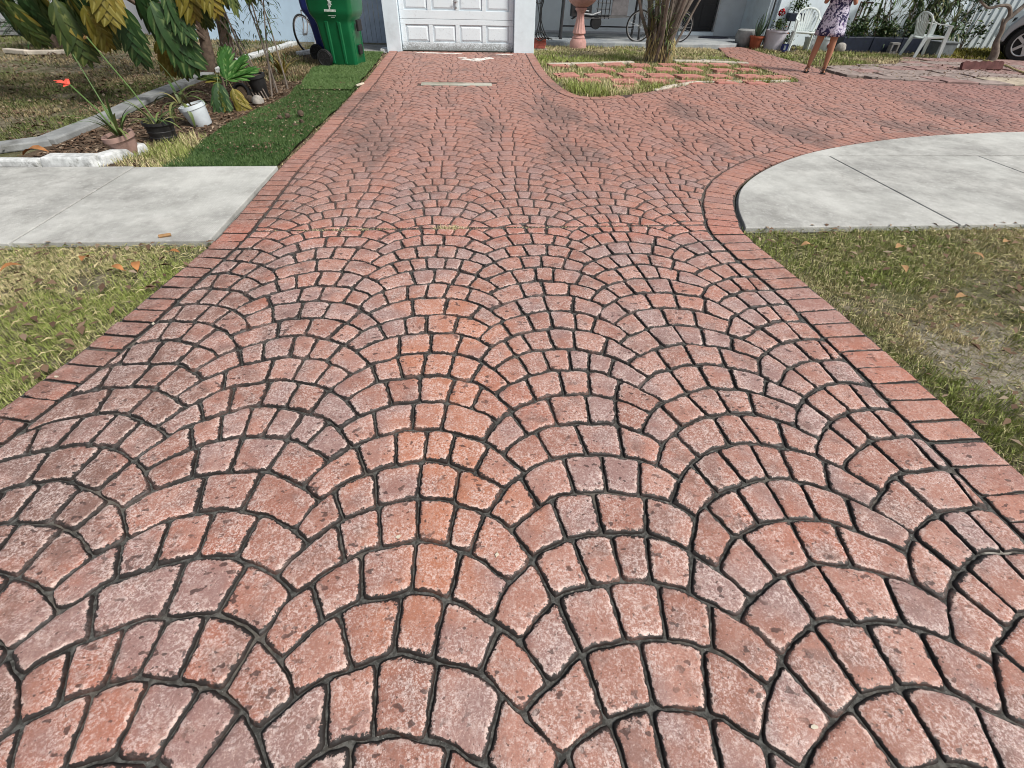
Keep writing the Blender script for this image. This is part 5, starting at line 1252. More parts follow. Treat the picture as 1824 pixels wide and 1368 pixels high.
tuft = empty('yellow_grass_clump', (-3.02, 9.6, -.03), 0, 'clump of yellowing strap leaves at the foot of the shrub before the bins', 'plant')
mb = MB(); strap_clump(mb, (0, 0, 0), 22, .5, .012, 1.0, 19, .8); mb.build('leaf_clump', 'leaf_yellow', tuft)
for i, (x_, y_, r_, m_, lab) in enumerate(((-2.72, 7.35, .075, 'rock', 'rounded pale rock at the turf edge near the nursery pot'), (-2.88, 7.5, .055, 'pod', 'small brown rock next to the pale one in the bed'), (-2.95, 8.3, .05, 'pale_chip', 'small white plastic bit behind the nursery pot'), (-2.75, 8.75, .05, 'pod', 'brown stone in the bed before the bins'), (-3.45, 6.9, .06, 'rock', 'grey stone beside the white bucket'))):
    mb = MB(); mb.lathe([(.6*r_, 0), (r_, .3*r_), (1.05*r_, .7*r_), (.8*r_, 1.2*r_), (.3*r_, 1.45*r_), (0, 1.5*r_)], 9); thing('rock', mb, m_, lab, 'stone', (x_, y_, -.02), None, i)
# seed pods and scraps on the turf
for i, (x_, y_, r_) in enumerate(((-1.98, 6.55, .038), (-2.12, 6.48, .03), (-2.2, 6.42, .028), (-1.90, 6.25, .026), (-1.93, 6.12, .024))):
    mb = MB(); mb.lathe([(.3*r_, 0), (.9*r_, .3*r_), (r_, .8*r_), (.8*r_, 1.3*r_), (.3*r_, 1.7*r_), (0, 1.72*r_)], 10); o = thing('seed_pod', mb, 'pod', ['largest round brown seed pod on the dark artificial turf', 'second brown seed pod, left of the largest on the turf', 'leftmost brown seed pod on the dark turf', 'small brown pod nearer the camera on the turf', 'smallest brown pod, nearest the camera on the turf'][i], 'seed pod', (x_, y_, .02), 'brown seed pods on the turf', i); o.rotation_euler = (.5*i, .3, i)
mb = MB(); mb.box((0, 0, .01), (.22, .035, .018)); thing('wood_offcut', mb, 'pale_chip', 'pale wood offcut at the driveway edge beside the faded turf', 'wood', (-1.60, 8.6, .012), None, 1.2, smooth=False)
cur = rnd
def dry_leaf(label, group, x_, y_, s_, mat='orange_leaf', z=.012):
    mb = MB(); n = 5; P_ = [Vector((0, s_*(q/n-.5), .012*math.sin(q/n*PI)*3*s_*5)) for q in range(n+1)]
    mb.strip(P_, [s_*.06, s_*.20, s_*.26, s_*.24, s_*.14, s_*.01], (1, 0, 0), fold=.3); mb.tube([P_[0], P_[0]+Vector((0, -s_*.25, .003))], .0015, 4)
    o = thing('fallen_leaf', mb, mat, label, 'leaf', (x_, y_, z), group, cur.uniform(0, 6.3)); o.rotation_euler.x = cur.uniform(-.2, .2); return o
for (x_, y_, s_) in ((-2.35, 2.85, .09), (-2.1, 2.72, .08), (-2.62, 2.35, .10), (-2.55, 2.05, .08), (-2.35, 2.0, .07), (-2.0, 2.75, .09), (-1.86, 2.92, .07), (-2.7, 2.75, .1), (-2.42, 1.72, .08), (-2.8, 1.95, .07), (-2.2, 1.75, .06), (-2.95, 2.6, .07)):
    dry_leaf('curled orange-brown fallen leaf in the left front grass', 'orange fallen leaves in the left front grass', x_, y_, s_, 'orange_leaf', .018)
for (x_, y_, s_) in ((2.3, 2.85, .09), (2.75, 2.5, .08), (2.95, 2.8, .09), (3.4, 2.65, .08), (2.85, 2.15, .08), (3.1, 1.95, .07), (3.65, 2.2, .08), (3.5, 1.7, .08), (3.8, 2.85, .08), (2.9, 1.2, .07)):
    dry_leaf('pale tan fallen leaf in the right front grass', 'tan fallen leaves in the right front grass', x_, y_, s_, 'dry_leaf', .022)
dry_leaf('big curled orange leaf lying on the kerb stones at the far left', None, -3.95, 4.98, .22, 'orange_leaf', .035)
mb = MB(); mb.box((0, 0, .008), (.03, .11, .012)); thing('wood_offcut', mb, 'block', 'small grey wood offcut lying in the left front grass', 'wood', (-2.38, 1.98, .02), None, .5, smooth=False)
mb = MB(); mb.tube([(0, 0, .008), (.07, .01, .01)], .011, 7); thing('cigar_stub', mb, 'dry_leaf', 'tan twig stub at the edge of the left pavement', 'twig', (-2.05, 3.14, .02), None, .2)
for i, (x_, y_) in enumerate(((.80, .235), (.045, .745), (-1.62, 2.12), (-1.84, 1.72), (-.27, .83))):
    mb = MB(); mb.prism(blob_poly(0, 0, .008, .005, 9, seed=i), 0, .004); thing('white_fleck', mb, 'pale_chip', ['tiny white scrap on a paving stone at the bottom right of centre', 'white speck in the joint near the middle of the drive', 'white speck on the left border bricks, upper one', 'white speck on the left border bricks, lower one', 'white speck in a joint left of the middle'][i], 'scrap', (x_, y_, .013), 'white specks on the driveway', i, smooth=False)
# dry weeds in the control joint
def tuft_row(name, label, pts, n, L, seed):
    mb = MB(); r_ = random.Random(seed)
    for i in range(n):
        x_ = r_.gauss(pts[0], pts[2]); y_ = pts[1]+r_.gauss(0, .006); a = r_.uniform(0, 2*PI); ou = Vector((math.cos(a), math.sin(a), 0)); ln = L*r_.uniform(.4, 1.1); el = r_.uniform(.2, 1.2)
        b_ = Vector((x_, y_, .004)); mb.strip([b_, b_+(ou*math.cos(el)+Vector((0, 0, math.sin(el))))*ln*.5, b_+ou*ln*.8+Vector((0, 0, ln*.35*math.sin(el)))], [.0014, .0012, .0003], (-ou.y, ou.x, 0), tint=r_.random()*.6, dry=.75+.25*r_.random(), along=1.0)
    o = mb.build(name, 'grass'); tag(o, label, 'weed', kind='stuff')
tuft_row('dry_weeds', 'tuft of dry straw grass growing in the control joint', (-.14, 3.25, .045), 150, .055, 1)
tuft_row('dry_weeds', 'thin dry weeds along the left part of the control joint', (-.85, 3.25, .20), 170, .03, 2)
tuft_row('dry_weeds', 'thin dry weeds along the middle of the control joint', (.55, 3.25, .35), 90, .018, 3)

# ------------------------------------------------------------------ cycad on the far lawn
cyc = empty('cycad', (-8.25, 12.6, -.02), 0, 'dark green cycad with arching feather fronds on the far left lawn', 'cycad')
mb = MB(); mb.lathe([(.14, 0), (.16, .1), (.15, .3), (.08, .38)], 12); mb.build('trunk', 'bark', cyc)
rc = random.Random(12)
for i in range(30):
    a = rc.uniform(0, 2*PI); ou = Vector((math.cos(a), math.sin(a), 0)); el = rc.uniform(.1, 1.3); L = rc.uniform(.7, .95); P_ = []; p = Vector((0, 0, .34))
    for q in range(10): P_.append(p.copy()); e = el-q*.13; p = p+(ou*math.cos(e)+Vector((0, 0, math.sin(e))))*L/9
    mb = MB(); mb.tube(P_, [.010-.0008*q for q in range(10)], 5, tint=.8, along=1.0)
    for q in range(1, 10):
        for s_ in (-1, 1):
            for h_ in (0, .5):
                if q == 9 and h_: continue
                b_ = P_[q].lerp(P_[min(q+1, 9)], h_); sd_ = Vector((-ou.y, ou.x, 0))*s_; ll = .20*math.sin(PI*(q+h_)/11)+.04
                mb.strip([b_, b_+(sd_+ou*.5)*ll*.5+Vector((0, 0, .02)), b_+(sd_+ou*.7)*ll*.85-Vector((0, 0, .02))], [.007, .013, .002], ou, tint=rc.random(), dry=max(0, rc.gauss(0, .15)), along=1.0)
    mb.build('frond', 'strap_dark', cyc)

# ------------------------------------------------------------------ spiky multi-stemmed clump on the island
dr = empty('dracaena_clump', (4.08, 11.6, -.02), 0, 'grey many-stemmed dracaena clump with spiky leaves on the grass island', 'plant')
rd = random.Random(21)
for i in range(30):
    a = rd.uniform(0, 2*PI); r0 = rd.uniform(.02, .24); bx, by = math.cos(a)*r0, math.sin(a)*r0*.8; lean_ = rd.uniform(.05, .42) if i < 24 else rd.uniform(.5, .8); a2 = a+rd.uniform(-.7, .7); h = rd.uniform(1.2, 2.4)
    tx, ty = bx+math.cos(a2)*lean_+.06, by+math.sin(a2)*lean_*.8
    P_ = catmull([(bx, by, 0), (bx+(tx-bx)*.25+rd.uniform(-.04, .04), by+(ty-by)*.3, h*.3), (bx+(tx-bx)*.65+rd.uniform(-.05, .05), by+(ty-by)*.7, h*.65), (tx, ty, h)], 4)
    rr = rd.uniform(.022, .045)
    mb = MB(); mb.tube(P_, [rr*(1.15-.5*q/len(P_)) for q in range(len(P_))], 7); mb.build('stem', 'bark_grey', dr)
    if i % 2 == 0:
        mb = MB(); strap_clump(mb, P_[-1], 26, .42, .009, .9, 100+i, .1); mb.build('leaf_rosette', 'strap_dark', dr)
for i, (x_, y_, z_, n_, L_) in enumerate(((-.28, -.12, .55, 34, .34), (-.22, -.15, .95, 30, .36), (.05, -.25, .42, 30, .36), (.12, -.22, .25, 26, .30), (-.1, -.22, .75, 22, .3), (.2, -.18, .8, 18, .28), (-.32, -.1, .75, 26, .32), (.0, -.28, .6, 24, .34))):
    mb = MB(); strap_clump(mb, (x_, y_, z_), n_, L_, .008, .8, 140+i, -.5); mb.build('leaf_rosette', 'strap' if i % 3 else 'strap_dark', dr)
mb = MB(); r_ = random.Random(4)
for i in range(70):
    a = r_.uniform(PI, 2*PI); q0 = Vector((math.cos(a)*.22, math.sin(a)*.2, r_.uniform(.2, .55))); q1 = q0+Vector((math.cos(a)*r_.uniform(.0, .12), math.sin(a)*.08, -r_.uniform(.15, .4)))
    mb.strip([q0, (q0+q1)/2+Vector((math.cos(a)*.03, -.02, 0)), q1], [.006, .007, .002], (1, .2, 0), tint=.5, dry=.9, along=1.0)
tag(mb.build('dead_leaves', 'strap', dr), kind='stuff')

# ------------------------------------------------------------------ plants against the wing wall
def potted(name, label, loc, fn, cat='potted plant'):
    r_ = empty(name, loc, 0, label, cat); fn(r_); return r_
def f_aloe(r_):
    pot(r_, 'terracotta', .12, .16, .28, .02); mb = MB()
    for i in range(9):
        a = i*2.4; el = .8+.07*(i % 5); ou = Vector((math.cos(a), math.sin(a), 0)); L = (.55, .45, .6, .4, .5, .62, .35, .5, .3)[i]; P_ = [Vector((0, 0, .24))+(ou*math.cos(el+.1*q)+Vector((0, 0, math.sin(el+.08*q))))*L*q/5 for q in range(6)]
        lf = MB(); lf.tube(P_, [.032, .034, .030, .024, .014, .002], 6, flat=.45); lf.build('leaf', 'aloe', r_)
potted('potted_aloe', 'terracotta pot with a grey-green aloe by the porch corner', (7.52, 14.25, -.02), f_aloe)
def f_big(r_):
    mb = MB(); mb.lathe([(.17, 0), (.24, .10), (.27, .25), (.24, .36), (.2, .38)], 20); mb.build('pot', 'kerb', r_)
potted('grey_urn', 'rounded mossy grey urn behind the terracotta aloe pot', (7.42, 14.65, -.02), f_big, 'urn')
def f_ger(r_):
    pot(r_, 'bucket_lilac', .215, .255, .42, .012, name='bucket')
    mb = MB(); leafy(mb, (0, .02, .52), (.20, .18, .18), 330, .055, 5, .2); mb.build('foliage', 'small_leaf', r_)
    mb = MB(); stems(mb, (0, 0, .4), [(-.03, 0, .75), (.1, 0, .62), (-.12, .05, .6)], .006); mb.build('stem', 'strap', r_)
    mb = MB()
    rr = random.Random(2)
    for i in range(60):
        v = Vector((rr.gauss(0, 1), rr.gauss(0, 1), rr.gauss(0, 1))).normalized()*.065; T = Matrix.Translation(Vector((-.03, 0, .76))+v) @ Euler((rr.uniform(-1, 1), rr.uniform(-1, 1), rr.uniform(0, 6))).to_matrix().to_4x4(); mb.add([(-.02, -.02, 0), (.02, -.02, 0), (.02, .02, .008), (-.02, .02, .008)], [(0, 1, 2, 3)], T)
    mb.build('flower', 'red_flower', r_)
potted('potted_geranium', 'large lilac-white bucket with a red-flowered geranium', (7.93, 14.12, -.02), f_ger)
def f_mari(r_):
    mb = MB(); leafy(mb, (0, 0, .22), (.34, .22, .24), 620, .06, 8, -.05); mb.build('foliage', 'small_leaf', r_)
    for (x_, y_, z_, s_) in ((-.02, -.22, .34, .028), (.1, -.22, .14, .03), (-.1, -.2, .48, .024)):
        mb = MB(); mb.lathe([(.4*s_, 0), (s_, .3*s_), (s_, .6*s_), (.3*s_, s_)], 9, c=(x_, y_, z_)); mb.build('flower', 'orange_flower', r_)
potted('flowering_bush', 'low dark bush dotted with orange flowers left of the white chair', (8.25, 14.35, -.02), f_mari, 'bush')
def f_hang(r_):
    mb = MB(); mb.box((0, 0, 0), (.42, .18, .17), taper=1.1); mb.build('planter', 'navy', r_, smooth=False, bevel=.01)
    mb = MB(); leafy(mb, (0, 0, .24), (.30, .18, .22), 480, .05, 15, .1); mb.build('foliage', 'small_leaf', r_)
    mb = MB(); leafy(mb, (-.05, -.05, .40), (.2, .12, .07), 50, .04, 16); mb.build('flower', 'pale_flower', r_)
    mb = MB(); mb.tube([(-.18, .05, -.06), (-.18, .12, -.58)], .012, 6); mb.tube([(.18, .05, -.06), (.18, .12, -.58)], .012, 6); mb.build('bracket', 'black_metal', r_)
potted('raised_planter', 'dark raised planter with pale flowers on thin legs by the wing wall', (8.72, 14.85, .62), f_hang)
def f_box(r_):
    mb = MB(); mb.box((0, 0, .09), (.16, .12, .16)); mb.build('carton', 'bin_blue', r_, smooth=False, bevel=.004); mb = MB(); mb.box((-.045, -.0605, .10), (.05, .004, .09)); mb.build('pale_label', 'bucket', r_, smooth=False)
potted('blue_carton', 'small blue carton with a pale label in front of the lilac bucket', (8.05, 13.72, -.02), f_box, 'carton')
mb = MB(); mb.torus(.07, .012, 20, 6, M=Matrix.Translation((0, 0, .08)) @ Matrix.Rotation(PI/2-.2, 4, 'X')); thing('wire_hoop', mb, 'block', 'small pale hoop standing beside the blue carton', 'hoop', (8.27, 13.72, -.02))
def f_wb(r_):
    pot(r_, 'bucket', .13, .16, .30, .01, name='bucket'); mb = MB(); leafy(mb, (0, 0, .36), (.15, .14, .12), 130, .05, 22, -.1); mb.build('foliage', 'small_leaf', r_)
    mb = MB(); mb.lathe([(.03, 0), (.05, .03), (.045, .07), (.01, .09)], 10, c=(.04, -.16, .1)); mb.build('red_tag', 'red_brick', r_)
potted('white_bucket_plant', 'white bucket under the chair, behind the woman’s legs'.replace('’', ''), (8.85, 14.0, -.02), f_wb)
potted('white_bucket_plant', 'second white bucket, to the right of the legs of the woman', (9.20, 13.95, -.02), f_wb)
mb = MB(); mb.lathe([(.05, 0), (.10, .03), (.125, .10), (.10, .18), (.05, .215), (0, .22)], 16); thing('round_stone', mb, 'rock', 'round pale stone on the grass beside the dark planter', 'stone', (9.52, 13.72, -.02))
for i in range(3):
    r_ = empty('planter_trough', (9.98+i*.80, 14.0+.0*i, -.02), 0, ['left', 'middle', 'right'][i]+' one of three long navy planter troughs below the wing wall', 'planter', 'navy planter troughs')
    mb = MB(); mb.box((0, 0, .165), (.77, .34, .33), taper=1.03); mb.build('trough', 'navy', r_, smooth=False, bevel=.015)
    mb = MB(); leafy(mb, (0, 0, .45), (.46, .24, .26), 700, .07, 30+i, -.15); mb.build('foliage', 'small_leaf', r_)
    mb = MB(); sm = MB(); rr = random.Random(40+i)
    for q in range(5):
        x_ = rr.uniform(-.35, .35); top = (x_+rr.uniform(-.1, .25), rr.uniform(-.05, .15), rr.uniform(.75, 1.5)); P_ = catmull([(x_, 0, .3), ((x_+top[0])/2-.04, .03, .3+(top[2]-.3)*.5), top], 5); sm.tube(P_, [.006]*len(P_), 5)
        for w_ in range(10):
            p = Vector(P_[rr.randrange(3, len(P_))]); leafy(mb, p, (.06, .05, .06), 5, .075, 60*i+q*11+w_, -.1)
    mb.build('tall_foliage', 'small_leaf', r_); sm.build('stem', 'bark', r_)
blk = MB(); W, D, H = .21, .12, .24
for (cx_, cz_, w_, h_) in ((0, .03, W, .06), (0, H-.02, W, .04), (-W/2+.02, H/2, .04, H-.1), (W/2-.02, H/2, .04, H-.1)): blk.box((cx_, 0, cz_), (w_, D, h_-.0006))
thing('hollow_block', blk, 'block', 'grey hollow concrete block standing on end before the middle planter', 'block', (10.93, 13.72, -.02), None, 0, smooth=False)
tr_ = empty('wooden_trellis', (10.45, 14.75, .25), 0, 'dark brown wooden trellis leaning on the wing wall', 'trellis')
for x_ in (-.15, -.05, .05, .15): mb = MB(); mb.box((x_, 0, .35), (.022, .02, .75)); mb.build('slat', 'wood', tr_, smooth=False)
for z_ in (0.0, .35, .70): mb = MB(); mb.box((0, -.021, z_), (.36, .02, .03)); mb.build('rail', 'wood', tr_, smooth=False)
gb = empty('grey_planter', (12.1, 13.55, -.02), 0, 'square grey planter box right of the second plastic chair', 'planter'); mb = MB(); mb.box((0, 0, .14), (.46, .34, .28), taper=1.05); mb.build('box', 'grey_box', gb, smooth=False, bevel=.012); mb = MB(); mb.box((0, 0, .285), (.52, .40, .03)); mb.build('rim', 'grey_box', gb, smooth=False, bevel=.006)
bush = empty('strap_leaf_bush', (12.0, 14.45, -.02), 0, 'large dense bush of dark strap leaves behind the second plastic chair', 'bush')
rb = random.Random(77)
for i in range(40):
    x_, y_ = rb.uniform(-1.35, 1.15), rb.uniform(-.25, .35); h = rb.uniform(.1, 1.25); sm = MB(); sm.tube([(x_*.5, y_, 0), (x_*.8, y_, h*.5), (x_, y_, h)], [.018, .014, .010], 6); sm.build('stem', 'bark_grey', bush)
    mb = MB(); strap_clump(mb, (x_, y_, h), 26, .50, .020, 1.4, 300+i, -.2); mb.build('leaf_rosette', 'strap_dark' if i % 4 else 'strap', bush)
bush2 = empty('leafy_shrub', (13.6, 14.6, -.02), 0, 'fine-leaved shrub between the strap bush and the corrugated fence', 'shrub')
mb = MB(); stems(mb, (0, 0, 0), [(-.4, 0, .9), (.1, 0, 1.1), (.4, -.1, .7), (-.1, .1, 1.4)], .012); mb.build('stem', 'bark', bush2)
for i, (x_, z_, n_) in enumerate(((-.35, .75, 160), (.1, 1.05, 160), (.3, .45, 110), (-.15, .35, 120))): mb = MB(); leafy(mb, (x_, 0, z_), (.35, .25, .28), n_, .085, 50+i, .05); mb.build('foliage', 'small_leaf', bush2)

ct = empty('crooked_tree', (12.60, 12.50, -.0), 0, 'small tree with a crooked grey forked trunk beside the silver car', 'tree')
def cq(x, y, z): return (x-12.88, y-12.78, z+.02)
c_ = catmull([(12.86, 12.78, -.03), (12.84, 12.75, .12), (12.66, 12.7, .36), (12.64, 12.7, .55), (12.58, 12.7, .72), (12.72, 12.7, .90), (12.86, 12.7, 1.10), (12.72, 12.65, 1.35), (12.45, 12.6, 1.7)], 5)
mb = MB(); mb.tube([cq(*p) for p in c_], [.115-.06*min(1, i/12)-.0004*i for i in range(len(c_))], 10); mb.tube([cq(12.6, 12.72, .62), cq(12.50, 12.7, .78)], [.03, .02], 7); mb.build('trunk', 'bark_grey', ct)
c_ = catmull([(12.58, 12.7, .70), (12.60, 12.7, .86), (12.42, 12.66, 1.0), (12.15, 12.6, 1.01), (11.85, 12.55, .97), (11.5, 12.5, 1.1)], 5); mb = MB(); mb.tube([cq(*p) for p in c_], [.045-.001*i for i in range(len(c_))], 8); mb.build('branch', 'bark_grey', ct)
for i, (x_, y_, z_, r_, n_) in enumerate(((12.0, 12.6, 1.25, .45, 300), (12.7, 12.6, 1.75, .6, 420), (11.5, 12.5, 1.2, .35, 220), (12.2, 12.7, 2.2, .7, 420), (13.1, 12.8, 2.1, .5, 300))):
    mb = MB(); leafy(mb, cq(x_, y_, z_), (r_, r_*.8, r_*.55), n_, .07, 80+i, -.1); mb.build('crown', 'small_leaf', ct)

# ------------------------------------------------------------------ silver car
car = empty('parked_car', (15.06, 12.32, -.02), R(-40), 'silver car parked at the right beyond the crooked tree, only its wheel arch in frame', 'car')
car.scale = (1.08, 1.08, 1.08)
HX, WX = 2.15, 1.40
def car_side(): # profile in x,z (left end is nose), wheel arch cut
    p = []
    for a in range(180, -1, -12): p.append((-WX+.385*math.cos(R(a)), .32+.385*math.sin(R(a))))
    for a in range(180, -1, -12): p.append((WX-.05+.385*math.cos(R(a)), .32+.385*math.sin(R(a))))
    top = [(HX, .34), (HX+.02, .75), (1.95, .98), (1.75, 1.02), (1.35, 1.42), (.7, 1.55), (-.2, 1.54), (-.75, 1.36), (-1.02, 1.06), (-1.42, 1.0), (-1.68, .86), (-1.84, .62), (-1.885, .34)]
    return p+[(HX-.1, .22)]+top
pr = car_side(); mb = MB(); n = len(pr)
vs = []
for yy, k_ in ((-.86, 1.0), (.86, 1.0)):
    for x, z in pr: vs.append((x, yy*(1-.22*max(0, (z-1.0))/.55), z))
mb.add(vs, [tuple(range(n)), tuple(range(n, 2*n))[::-1]]+[(i, i+n, (i+1) % n+n, (i+1) % n) for i in range(n)])
mb.build('body', 'car_paint', car, smooth=False, bevel=.035, seg=3)
for s_ in (-1, 1):
    w = MB(); w.add([(x, s_*(.868-.19*(z-1.0)/.55), z) for x, z in ((-.95, 1.06), (-.1, 1.07), (-.1, 1.47), (-.62, 1.38))], [(0, 1, 2, 3)]); w.build('side_window', 'glass', car, smooth=False)
    w = MB(); w.add([(x, s_*(.868-.19*(z-1.0)/.55), z) for x, z in ((.0, 1.07), (1.35, 1.08), (1.15, 1.38), (.55, 1.48), (.0, 1.48))], [(0, 1, 2, 3, 4)]); w.build('side_window', 'glass', car, smooth=False)
w = MB(); w.add([(-1.07, -.72, 1.07), (-1.07, .72, 1.07), (-.76, .66, 1.36), (-.76, -.66, 1.36)], [(0, 1, 2, 3)]); w.build('windscreen', 'glass', car, smooth=False)
for s_ in (-1, 1): w = MB(); w.box((-1.76, s_*.45, .70), (.10, .30, .12)); w.build('headlight', 'glass', car, smooth=False, bevel=.03)
for xx in (-WX, WX-.05):
    for s_ in (-1, 1):
        T = Matrix.Translation((xx, s_*.79, .325)) @ Matrix.Rotation(s_*-PI/2, 4, 'X')
        w = MB(); w.lathe([(.21, -.10), (.30, -.10), (.325, -.07), (.325, .07), (.30, .10), (.225, .10), (.21, .06)], 36, M=T); wh = w.build('wheel', 'dark', car)
        r_ = MB(); r_.torus(.215, .018, 32, 8, M=T @ Matrix.Translation((0, 0, -.085 if s_ < 0 else -.085)))
        for q in range(5):
            a = q*2*PI/5
            r_.box((.11*math.cos(a), .11*math.sin(a), -.080), (.20, .055, .03), rz=a, M=T)
        r_.lathe([(.05, -.10), (.05, -.06)], 14, M=T); r_.torus(.215, .018, 32, 8, M=T @ Matrix.Translation((0, 0, .085)))
        for q in range(5):
            a = q*2*PI/5; r_.box((.11*math.cos(a), .11*math.sin(a), .080), (.20, .055, .03), rz=a, M=T)
        r_.build('rim', 'chrome', wh)
        d_ = MB(); d_.lathe([(.0, -.02), (.21, -.02), (.21, .02), (.0, .02)], 24, M=T); d_.build('brake_disc', 'black_metal', wh)
w = MB(); w.box((0, 0, .42), (3.6, 1.5, .3)); w.build('underbody', 'dark', car, smooth=False)

# ------------------------------------------------------------------ the woman
per = empty('person', (6.86, 10.38, .012), R(-32), 'woman in a navy and lilac floral dress and dark sandals standing on the red path', 'person')
J = {'pelvis': (0, 0, .90, .125), 'waist': (0, .0, 1.02, .115), 'chest': (0, .01, 1.20, .13), 'neck0': (0, .02, 1.35, .06), 'neck': (0, .015, 1.40, .047), 'head0': (0, -.005, 1.47, .070), 'head1': (0, -.01, 1.54, .085), 'head2': (0, 0, 1.60, .065)}
E_ = [('pelvis', 'waist'), ('waist', 'chest'), ('chest', 'neck0'), ('neck0', 'neck'), ('neck', 'head0'), ('head0', 'head1'), ('head1', 'head2')]
for s_, n_ in ((-1, 'L'), (1, 'R')):
    J.update({'hip'+n_: (s_*.09, 0, .84, .088), 'thigh'+n_: (s_*.105, -.01, .65, .082), 'knee'+n_: (s_*.12, -.02, .46, .060), 'calf'+n_: (s_*.13, .01, .33, .062), 'shin'+n_: (s_*.14, .01, .18, .042), 'ank'+n_: (s_*.145, .015, .075, .035), 'heel'+n_: (s_*.145, .02, .040, .030), 'ball'+n_: (s_*.155, -.09, .030, .030), 'toe'+n_: (s_*.16, -.15, .024, .018),
              'sho'+n_: (s_*.155, .015, 1.31, .055), 'arm'+n_: (s_*.205, .03, 1.18, .044), 'elb'+n_: (s_*.245, .03, 1.05, .036), 'fore'+n_: (s_*.20, -.08, 1.13, .034), 'wri'+n_: (s_*.11, -.17, 1.20, .025), 'palm'+n_: (s_*.065, -.205, 1.205, .026)})
    E_ += [('pelvis', 'hip'+n_), ('hip'+n_, 'thigh'+n_), ('thigh'+n_, 'knee'+n_), ('knee'+n_, 'calf'+n_), ('calf'+n_, 'shin'+n_), ('shin'+n_, 'ank'+n_), ('ank'+n_, 'heel'+n_), ('heel'+n_, 'ball'+n_), ('ball'+n_, 'toe'+n_), ('chest', 'sho'+n_), ('sho'+n_, 'arm'+n_), ('arm'+n_, 'elb'+n_), ('elb'+n_, 'fore'+n_), ('fore'+n_, 'wri'+n_), ('wri'+n_, 'palm'+n_)]
    for q in range(4):
        b = 'f%d%s' % (q, n_); oz = (.022, .008, -.006, -.020)[q]; ll = (.055, .062, .058, .045)[q]
        J[b+'a'] = (s_*.045, -.225, 1.205+oz, .0095); J[b+'b'] = (s_*(.045-ll*.5), -.242, 1.198+oz, .0085); J[b+'c'] = (s_*(.045-ll*.8), -.230, 1.182+oz, .007)
        E_ += [('palm'+n_, b+'a'), (b+'a', b+'b'), (b+'b', b+'c')]
    J['t'+n_] = (s_*.075, -.215, 1.235, .010); J['u'+n_] = (s_*.050, -.235, 1.250, .008); E_ += [('palm'+n_, 't'+n_), ('t'+n_, 'u'+n_)]
ks = list(J); me = bpy.data.meshes.new('body'); me.from_pydata([J[k][:3] for k in ks], [(ks.index(a), ks.index(b)) for a, b in E_], []); bo = bpy.data.objects.new('body', me); COL.objects.link(bo); bo.parent = per; me.materials.append(MAT['skin'])
sk = bo.modifiers.new('skin', 'SKIN'); 
for i, k in enumerate(ks): me.skin_vertices[0].data[i].radius = (J[k][3], J[k][3]*(1.0 if 'ball' not in k and 'toe' not in k else .7))
me.skin_vertices[0].data[ks.index('pelvis')].use_root = True
su = bo.modifiers.new('sub', 'SUBSURF'); su.levels = 1; su.render_levels = 2; sk.use_smooth_shade = True
def ell(mb, prof, n=40, wob=.0):
    vs = []; m = len(prof)
    for q, (a_, b_, z, cy_) in enumerate(prof):
        for k in range(n):
            t = 2*PI*k/n; w_ = 1+wob*math.sin(5*t+1)*max(0, 1-q/4)+wob*.6*math.sin(9*t)*max(0, 1-q/4); vs.append((a_*math.cos(t)*w_, cy_+b_*math.sin(t)*w_, z))
    mb.add(vs, [(i*n+k, i*n+(k+1) % n, (i+1)*n+(k+1) % n, (i+1)*n+k) for i in range(m-1) for k in range(n)]); return mb
mb = MB(); ell(mb, [(.245, .18, .58, 0), (.240, .178, .64, 0), (.230, .17, .72, 0), (.215, .16, .80, 0), (.205, .155, .90, 0), (.175, .135, 1.02, 0), (.185, .14, 1.12, -.005), (.195, .145, 1.22, -.005), (.185, .12, 1.30, .005), (.12, .08, 1.36, .015), (.075, .062, 1.375, .015)], 40, .05)
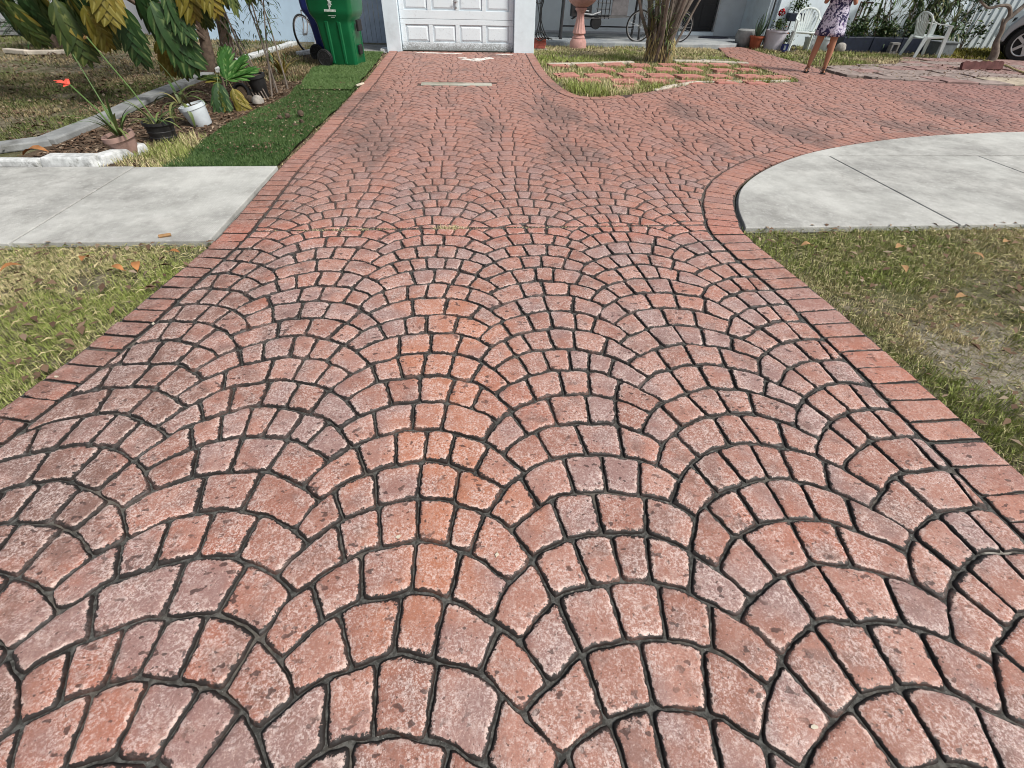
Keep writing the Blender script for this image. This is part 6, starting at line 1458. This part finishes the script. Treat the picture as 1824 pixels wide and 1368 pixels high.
o = mb.build('dress', 'dress', per); o.modifiers.new('solid', 'SOLIDIFY').thickness = .006
for s_ in (-1, 1):
    mb = MB(); mb.tube([(s_*.15, .015, 1.32), (s_*.195, .022, 1.24), (s_*.21, .03, 1.17)], [.062, .062, .064], 14, cap=False); o = mb.build('sleeve', 'dress', per); o.modifiers.new('solid', 'SOLIDIFY').thickness = .004
    mb = MB(); mb.prism([(s_*.147+a, b) for a, b in ((-.035, .055), (.035, .055), (.042, 0), (.045, -.10), (.035, -.165), (0, -.185), (-.035, -.165), (-.04, -.10), (-.036, 0))], -.002, .016); so_ = mb.build('sandal', 'sandal', per, smooth=False, bevel=.006)
    st_ = MB()
    for yc in (-.10, -.045): st_.strip([(s_*.15-.046, yc, .014), (s_*.15-.034, yc, .052), (s_*.15, yc, .070), (s_*.15+.034, yc, .052), (s_*.15+.046, yc, .014)], [.018]*5, (0, 1, 0))
    st_.strip([(s_*.145-.036, .03, .02), (s_*.145-.038, .03, .07), (s_*.145, -.02, .095), (s_*.145+.038, .03, .07), (s_*.145+.036, .03, .02)], [.010]*5, (0, 1, 0)); o = st_.build('strap', 'sandal', so_); o.modifiers.new('solid', 'SOLIDIFY').thickness = .004
mb = MB(); mb.tube([(0, .02, 1.50), (0, .035, 1.56), (0, .02, 1.63), (0, -.01, 1.665)], [.085, .100, .085, .03], 16); mb.tube([(0, .09, 1.52), (0, .10, 1.44)], [.05, .02], 10); mb.build('hair', 'hair', per)
mb = MB()
for s_ in (-1, 1): mb.lathe([(.0, -.009), (.008, -.006), (.011, 0), (.008, .006), (0, .009)], 10, c=(s_*.031, -.088, 1.545))
mb.build('eyes', 'dark', per)
mb = MB(); mb.tube([(0, -.088, 1.55), (0, -.108, 1.515), (0, -.092, 1.505)], [.008, .013, .006], 8); mb.build('nose', 'skin', per)
mb = MB(); mb.tube([(-.024, -.082, 1.482), (0, -.092, 1.480), (.024, -.082, 1.482)], [.003, .006, .003], 8); mb.build('mouth', 'red_brick', per)
